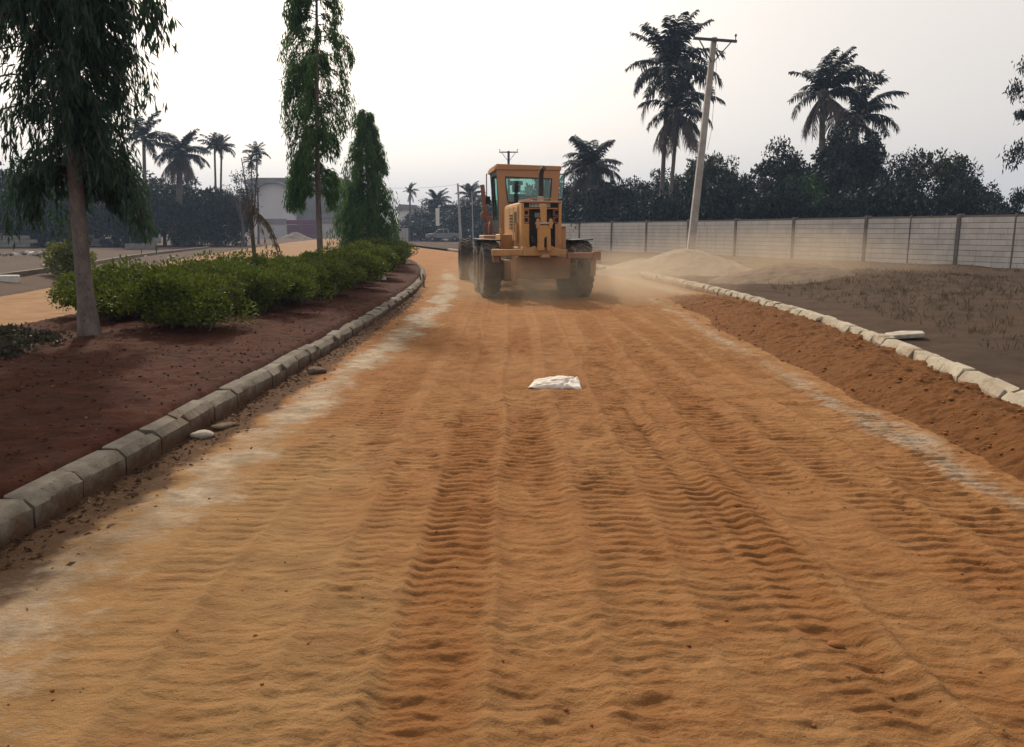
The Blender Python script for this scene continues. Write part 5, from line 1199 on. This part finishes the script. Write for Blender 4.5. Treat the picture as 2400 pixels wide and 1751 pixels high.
# sides: sill, pillars, glass
for sx in (-1, 1):
    def sxp(z):
        t_ = (z - 1.42) / (2.93 - 1.42); return (-.50 - .075 * t_) if sx < 0 else (.92 + .10 * t_)
    def quad(y_a, y_b, z_a, z_b, th, nm, mt):
        vs = []
        for dx in (0, -sx * th):
            vs += [(sxp(z_a) + dx, y_a, z_a), (sxp(z_a) + dx, y_b, z_a), (sxp(z_b) + dx, y_b, z_b), (sxp(z_b) + dx, y_a, z_b)]
        MB().add(vs, [(0, 1, 2, 3), (7, 6, 5, 4), (0, 4, 5, 1), (1, 5, 6, 2), (2, 6, 7, 3), (3, 7, 4, 0)]).build(nm, M[mt], G)
    quad(y0c + .072, y0c + .20, 1.42, 2.93, .05, 'cab_pillar', 'blk'); quad(y1c - .20, y1c - .072, 1.42, 2.93, .05, 'cab_pillar', 'blk')
    quad(y0c + .202, y1c - .202, 1.42, 1.72, .05, 'door_panel', 'blk'); quad(y0c + .202, y1c - .202, 2.83, 2.93, .05, 'header', 'blk')
    quad(y0c + .202, y1c - .202, 1.722, 2.828, .008, 'side_window', 'glass')
    quad(y0c + .85, y0c + .91, 1.722, 2.828, .04, 'door_stile', 'blk')
MB().prism([(-.60, 2.932), (1.05, 2.932), (1.045, 3.04), (-.59, 3.08)], y0c - .03, y1c + .10).build('roof', M['yel2'], G, .02)
MB().bx(-.62, -.602, y0c + .1, y1c + .1, 2.94, 3.02).build('roof_edge', M['yel'], G)
MB().bx(-.49, .91, y0c + .08, y1c - .08, 1.38, 1.415).build('cab_floor', M['blk'], G)
# inside: seat, headrest, console, mirror, steering column
MB().box((.02, 3.05, 2.0), (.60, .18, .76), (.14, 0, 0), (.8, .9)).build('seat_back', M['seat'], G, .05)
MB().box((.02, 3.25, 1.66), (.52, .5, .14)).build('seat_cushion', M['seat'], G, .04)
MB().box((.0, 3.02, 2.52), (.22, .09, .19), (.1, 0, 0)).build('headrest', M['seat'], G, .03)
MB().bx(-.04, .04, 3.02, 3.05, 2.3, 2.46).build('headrest_post', M['blk'], G)
MB().box((.32, 3.2, 2.08), (.30, .14, .56), None, (.75, .9)).build('arm_console', M['seat'], G, .04)
MB().box((.10, 3.75, 2.70), (.36, .05, .11)).build('sun_visor', M['blk'], G, .015)
MB().box((-.22, 3.5, 2.22), (.30, .04, .26), (0, .25, 0)).build('pale_cover', M['white'], G, .02)
MB().path([(.05, 3.75, 1.45), (.05, 3.6, 2.0)], .04, 8).build('steering_column', M['blk'], G); 
stw = MB(); stw.path([(.05 + .19 * math.cos(a), 3.56 + .06 * math.sin(a), 2.05 + .18 * math.sin(a) * .5) for a in np.linspace(0, 6.28, 17)], .016, 6); stw.build('steering_wheel', M['blk'], G)
# mirrors and open door glass
MB().path([(-.56, 3.95, 2.92), (-.66, 4.0, 2.95), (-.66, 4.0, 2.15), (-.55, 3.95, 2.12)], .014, 6).build('mirror_frame', M['blk'], G)
MB().bx(-.69, -.56, 3.99, 4.02, 2.16, 2.36).build('mirror', M['blk'], G, .01)
dr = MB(); dr.frame([(1.03, 2.22), (1.24, 2.24), (1.28, 2.90), (1.05, 2.91)], [(1.05, 2.25), (1.22, 2.27), (1.255, 2.875), (1.07, 2.88)], 3.05, 3.08); do = dr.build('door_frame', M['blk'], G)
MB().prism([(1.05, 2.25), (1.22, 2.27), (1.255, 2.875), (1.07, 2.88)], 3.062, 3.068).build('door_glass', M['glass'], do)
# front frame, goose neck, circle, blade and lift cylinders
MB().path([(.0, 3.3, 1.25), (0, 4.4, 1.55), (0, 5.4, 1.60), (0, 6.3, 1.15), (0, 6.9, .95)], [.20, .19, .17, .17, .16], 4).build('goose_neck', M['yel2'], G, .01)
MB().bx(-.45, .45, 6.7, 7.05, .6, 1.1).build('front_block', M['yel2'], G, .03)
MB().lathe([(-.05, .50), (-.05, .66), (.05, .66), (.05, .50), (-.05, .50)], (0, 4.5, .80), 'z', 32).build('blade_circle', M['red'], G)
MB().path([(0, 6.8, .85), (-.45, 4.7, .88)], .06, 8).build('drawbar', M['red'], G); MB().path([(0, 6.8, .85), (.45, 4.7, .88)], .06, 8).build('drawbar', M['red'], G)
bl = [(4.42 + .20 * math.cos(a), .36 + .30 * math.sin(a)) for a in np.linspace(R(-80), R(80), 9)]; bl = bl + [(a + .03, b) for a, b in bl[::-1]]
MB().prism([(a - 4.5, b) for a, b in bl], -1.80, 1.80, 'x').build('blade', M['chrome'], G, 0, (0, 4.5, .02), (0, 0, .90))
for sx in (-1, 1):
    MB().path([(sx * .50, 5.0, 1.0), (sx * .66, 5.12, 2.72)], .062, 12).build('lift_cylinder', M['red'], G)
    MB().path([(sx * .42, 4.8, .85), (sx * .50, 5.0, 1.02)], .035, 10).build('cylinder_rod', M['chrome'], G)
    MB().lathe([(-.07, .001), (-.07, .13), (.07, .13), (.07, .001)], (sx * .585, 5.06, 1.88), 'y', 20).build('cylinder_yoke', M['red'], G)
    MB().box((sx * .36, 5.06, 1.74), (.42, .18, .22)).build('saddle_arm', M['red'], G, .02)
    MB().box((sx * .50, 4.85, 1.52), (.28, .3, .28)).build('valve_box', M['red'], G, .02)
MB().path([(-.62, 5.1, 1.85), (-.66, 4.7, 1.5), (-.70, 4.3, 1.15), (-.60, 3.6, 1.15)], .015, 6).build('hydraulic_hose', M['blk'], G)
MB().path([(-.45, 4.8, 1.7), (-.52, 4.5, 1.72), (-.58, 4.2, 1.62), (-.62, 3.9, 1.3)], .015, 6).build('hydraulic_hose', M['blk'], G)

# ------------------------------------------------------------------ white sack on the road
n = 46; a = np.linspace(-1, 1, n); A, B = np.meshgrid(a, a)
X_ = A * .235 * (1 - .18 * B * (A > 0)) + .03 * B; Y_ = B * .15 * (1 - .35 * np.clip(-A, 0, 1)) + .02 * np.sin(3 * A)
Zc = .012 + .045 * (1 - A ** 2) * (1 - B ** 4) + .030 * np.abs(fbm(A * 1.8 + B * .9 + 4, B * 2.4, 601, 3)) * 2 + .012 * fbm(A * 5, B * 5, 607, 3)
Zc = Zc - .02 * np.exp(-((A - .55 - .25 * B) / .06) ** 2)
edge = np.maximum(np.abs(A), np.abs(B)); Zc = np.where(edge > .97, Zc * .35, Zc)
M['sack'] = simple('woven_white_plastic', (.66, .61, .56), (.50, .42, .34), .7, 7, .4, .006)
p = P(1303, 902); me = grid_mesh('sack', X_, Y_, Zc, M['sack'])
o = link('empty_sack', me, None, (p.x, p.y, road_z(p.x, p.y) + .004), (R(9), 0, R(-4))); sm_ = o.modifiers.new('thickness', 'SOLIDIFY'); sm_.thickness = .006
tag(o, 'crumpled white plastic sack lying flat on the road', 'sack')

# ------------------------------------------------------------------ dust and haze
def volume_mat(name, dens_fn, col, aniso=0.3):
    t = NT(name); v = t.n('VolumePrincipled'); v.inputs['Color'].default_value = (*col, 1); v.inputs['Anisotropy'].default_value = aniso
    d = dens_fn(t)
    if hasattr(d, 'is_linked'): t.l(d, v.inputs['Density'])
    else: v.inputs['Density'].default_value = d
    t.l(v.outputs[0], t.out.inputs['Volume']); return t.m
def dust_density(peak, sc_):
    def fn(t):
        v = t.coord('Generated'); mp = t.n('Mapping'); mp.inputs['Location'].default_value = (-1, -1, -1); mp.inputs['Scale'].default_value = (2, 2, 2); t.l(v, mp.inputs['Vector'])
        ln = t.n('VectorMath'); ln.operation = 'LENGTH'; t.l(mp.outputs[0], ln.inputs[0])
        f = t.ramp(ln.outputs['Value'], [(.15, 1.0), (.95, 0.0)]); nn = t.ramp(t.noise(t.pos(), sc_, 3, .55), [(.35, .15), (.7, 1.0)])
        return t.math('MULTIPLY', t.math('MULTIPLY', f, nn), peak)
    return fn
def dust(name, label, c, r, peak, sc_=.9):
    bm = bmesh.new(); bmesh.ops.create_icosphere(bm, subdivisions=3, radius=1.0); me = bpy.data.meshes.new(name); bm.to_mesh(me); bm.free()
    me.materials.append(volume_mat(name, dust_density(peak, sc_), (.80, .62, .44))); o = link(name, me, None, c, None, r); tag(o, label, 'dust', kind='stuff'); return o
dust('dust_cloud', 'thin tan dust swirling low behind the grader wheels', (1.5, 18.2, .25), (4.0, 4.4, 1.0), .58)
dust('dust_cloud', 'pale dust drifting over the sand heaps and verge', (6.8, 21.5, .55), (5.2, 5.2, 1.25), .26, .5)
hz_ = MB().bx(-440, 440, -220, 660, -1.1, 40).mesh('haze', None); hz_.materials.append(volume_mat('haze', lambda t: 0.0006, (.52, .70, 1.0), .2))
tag(link('haze', hz_), 'thin dry season haze filling the air', 'haze', kind='stuff')
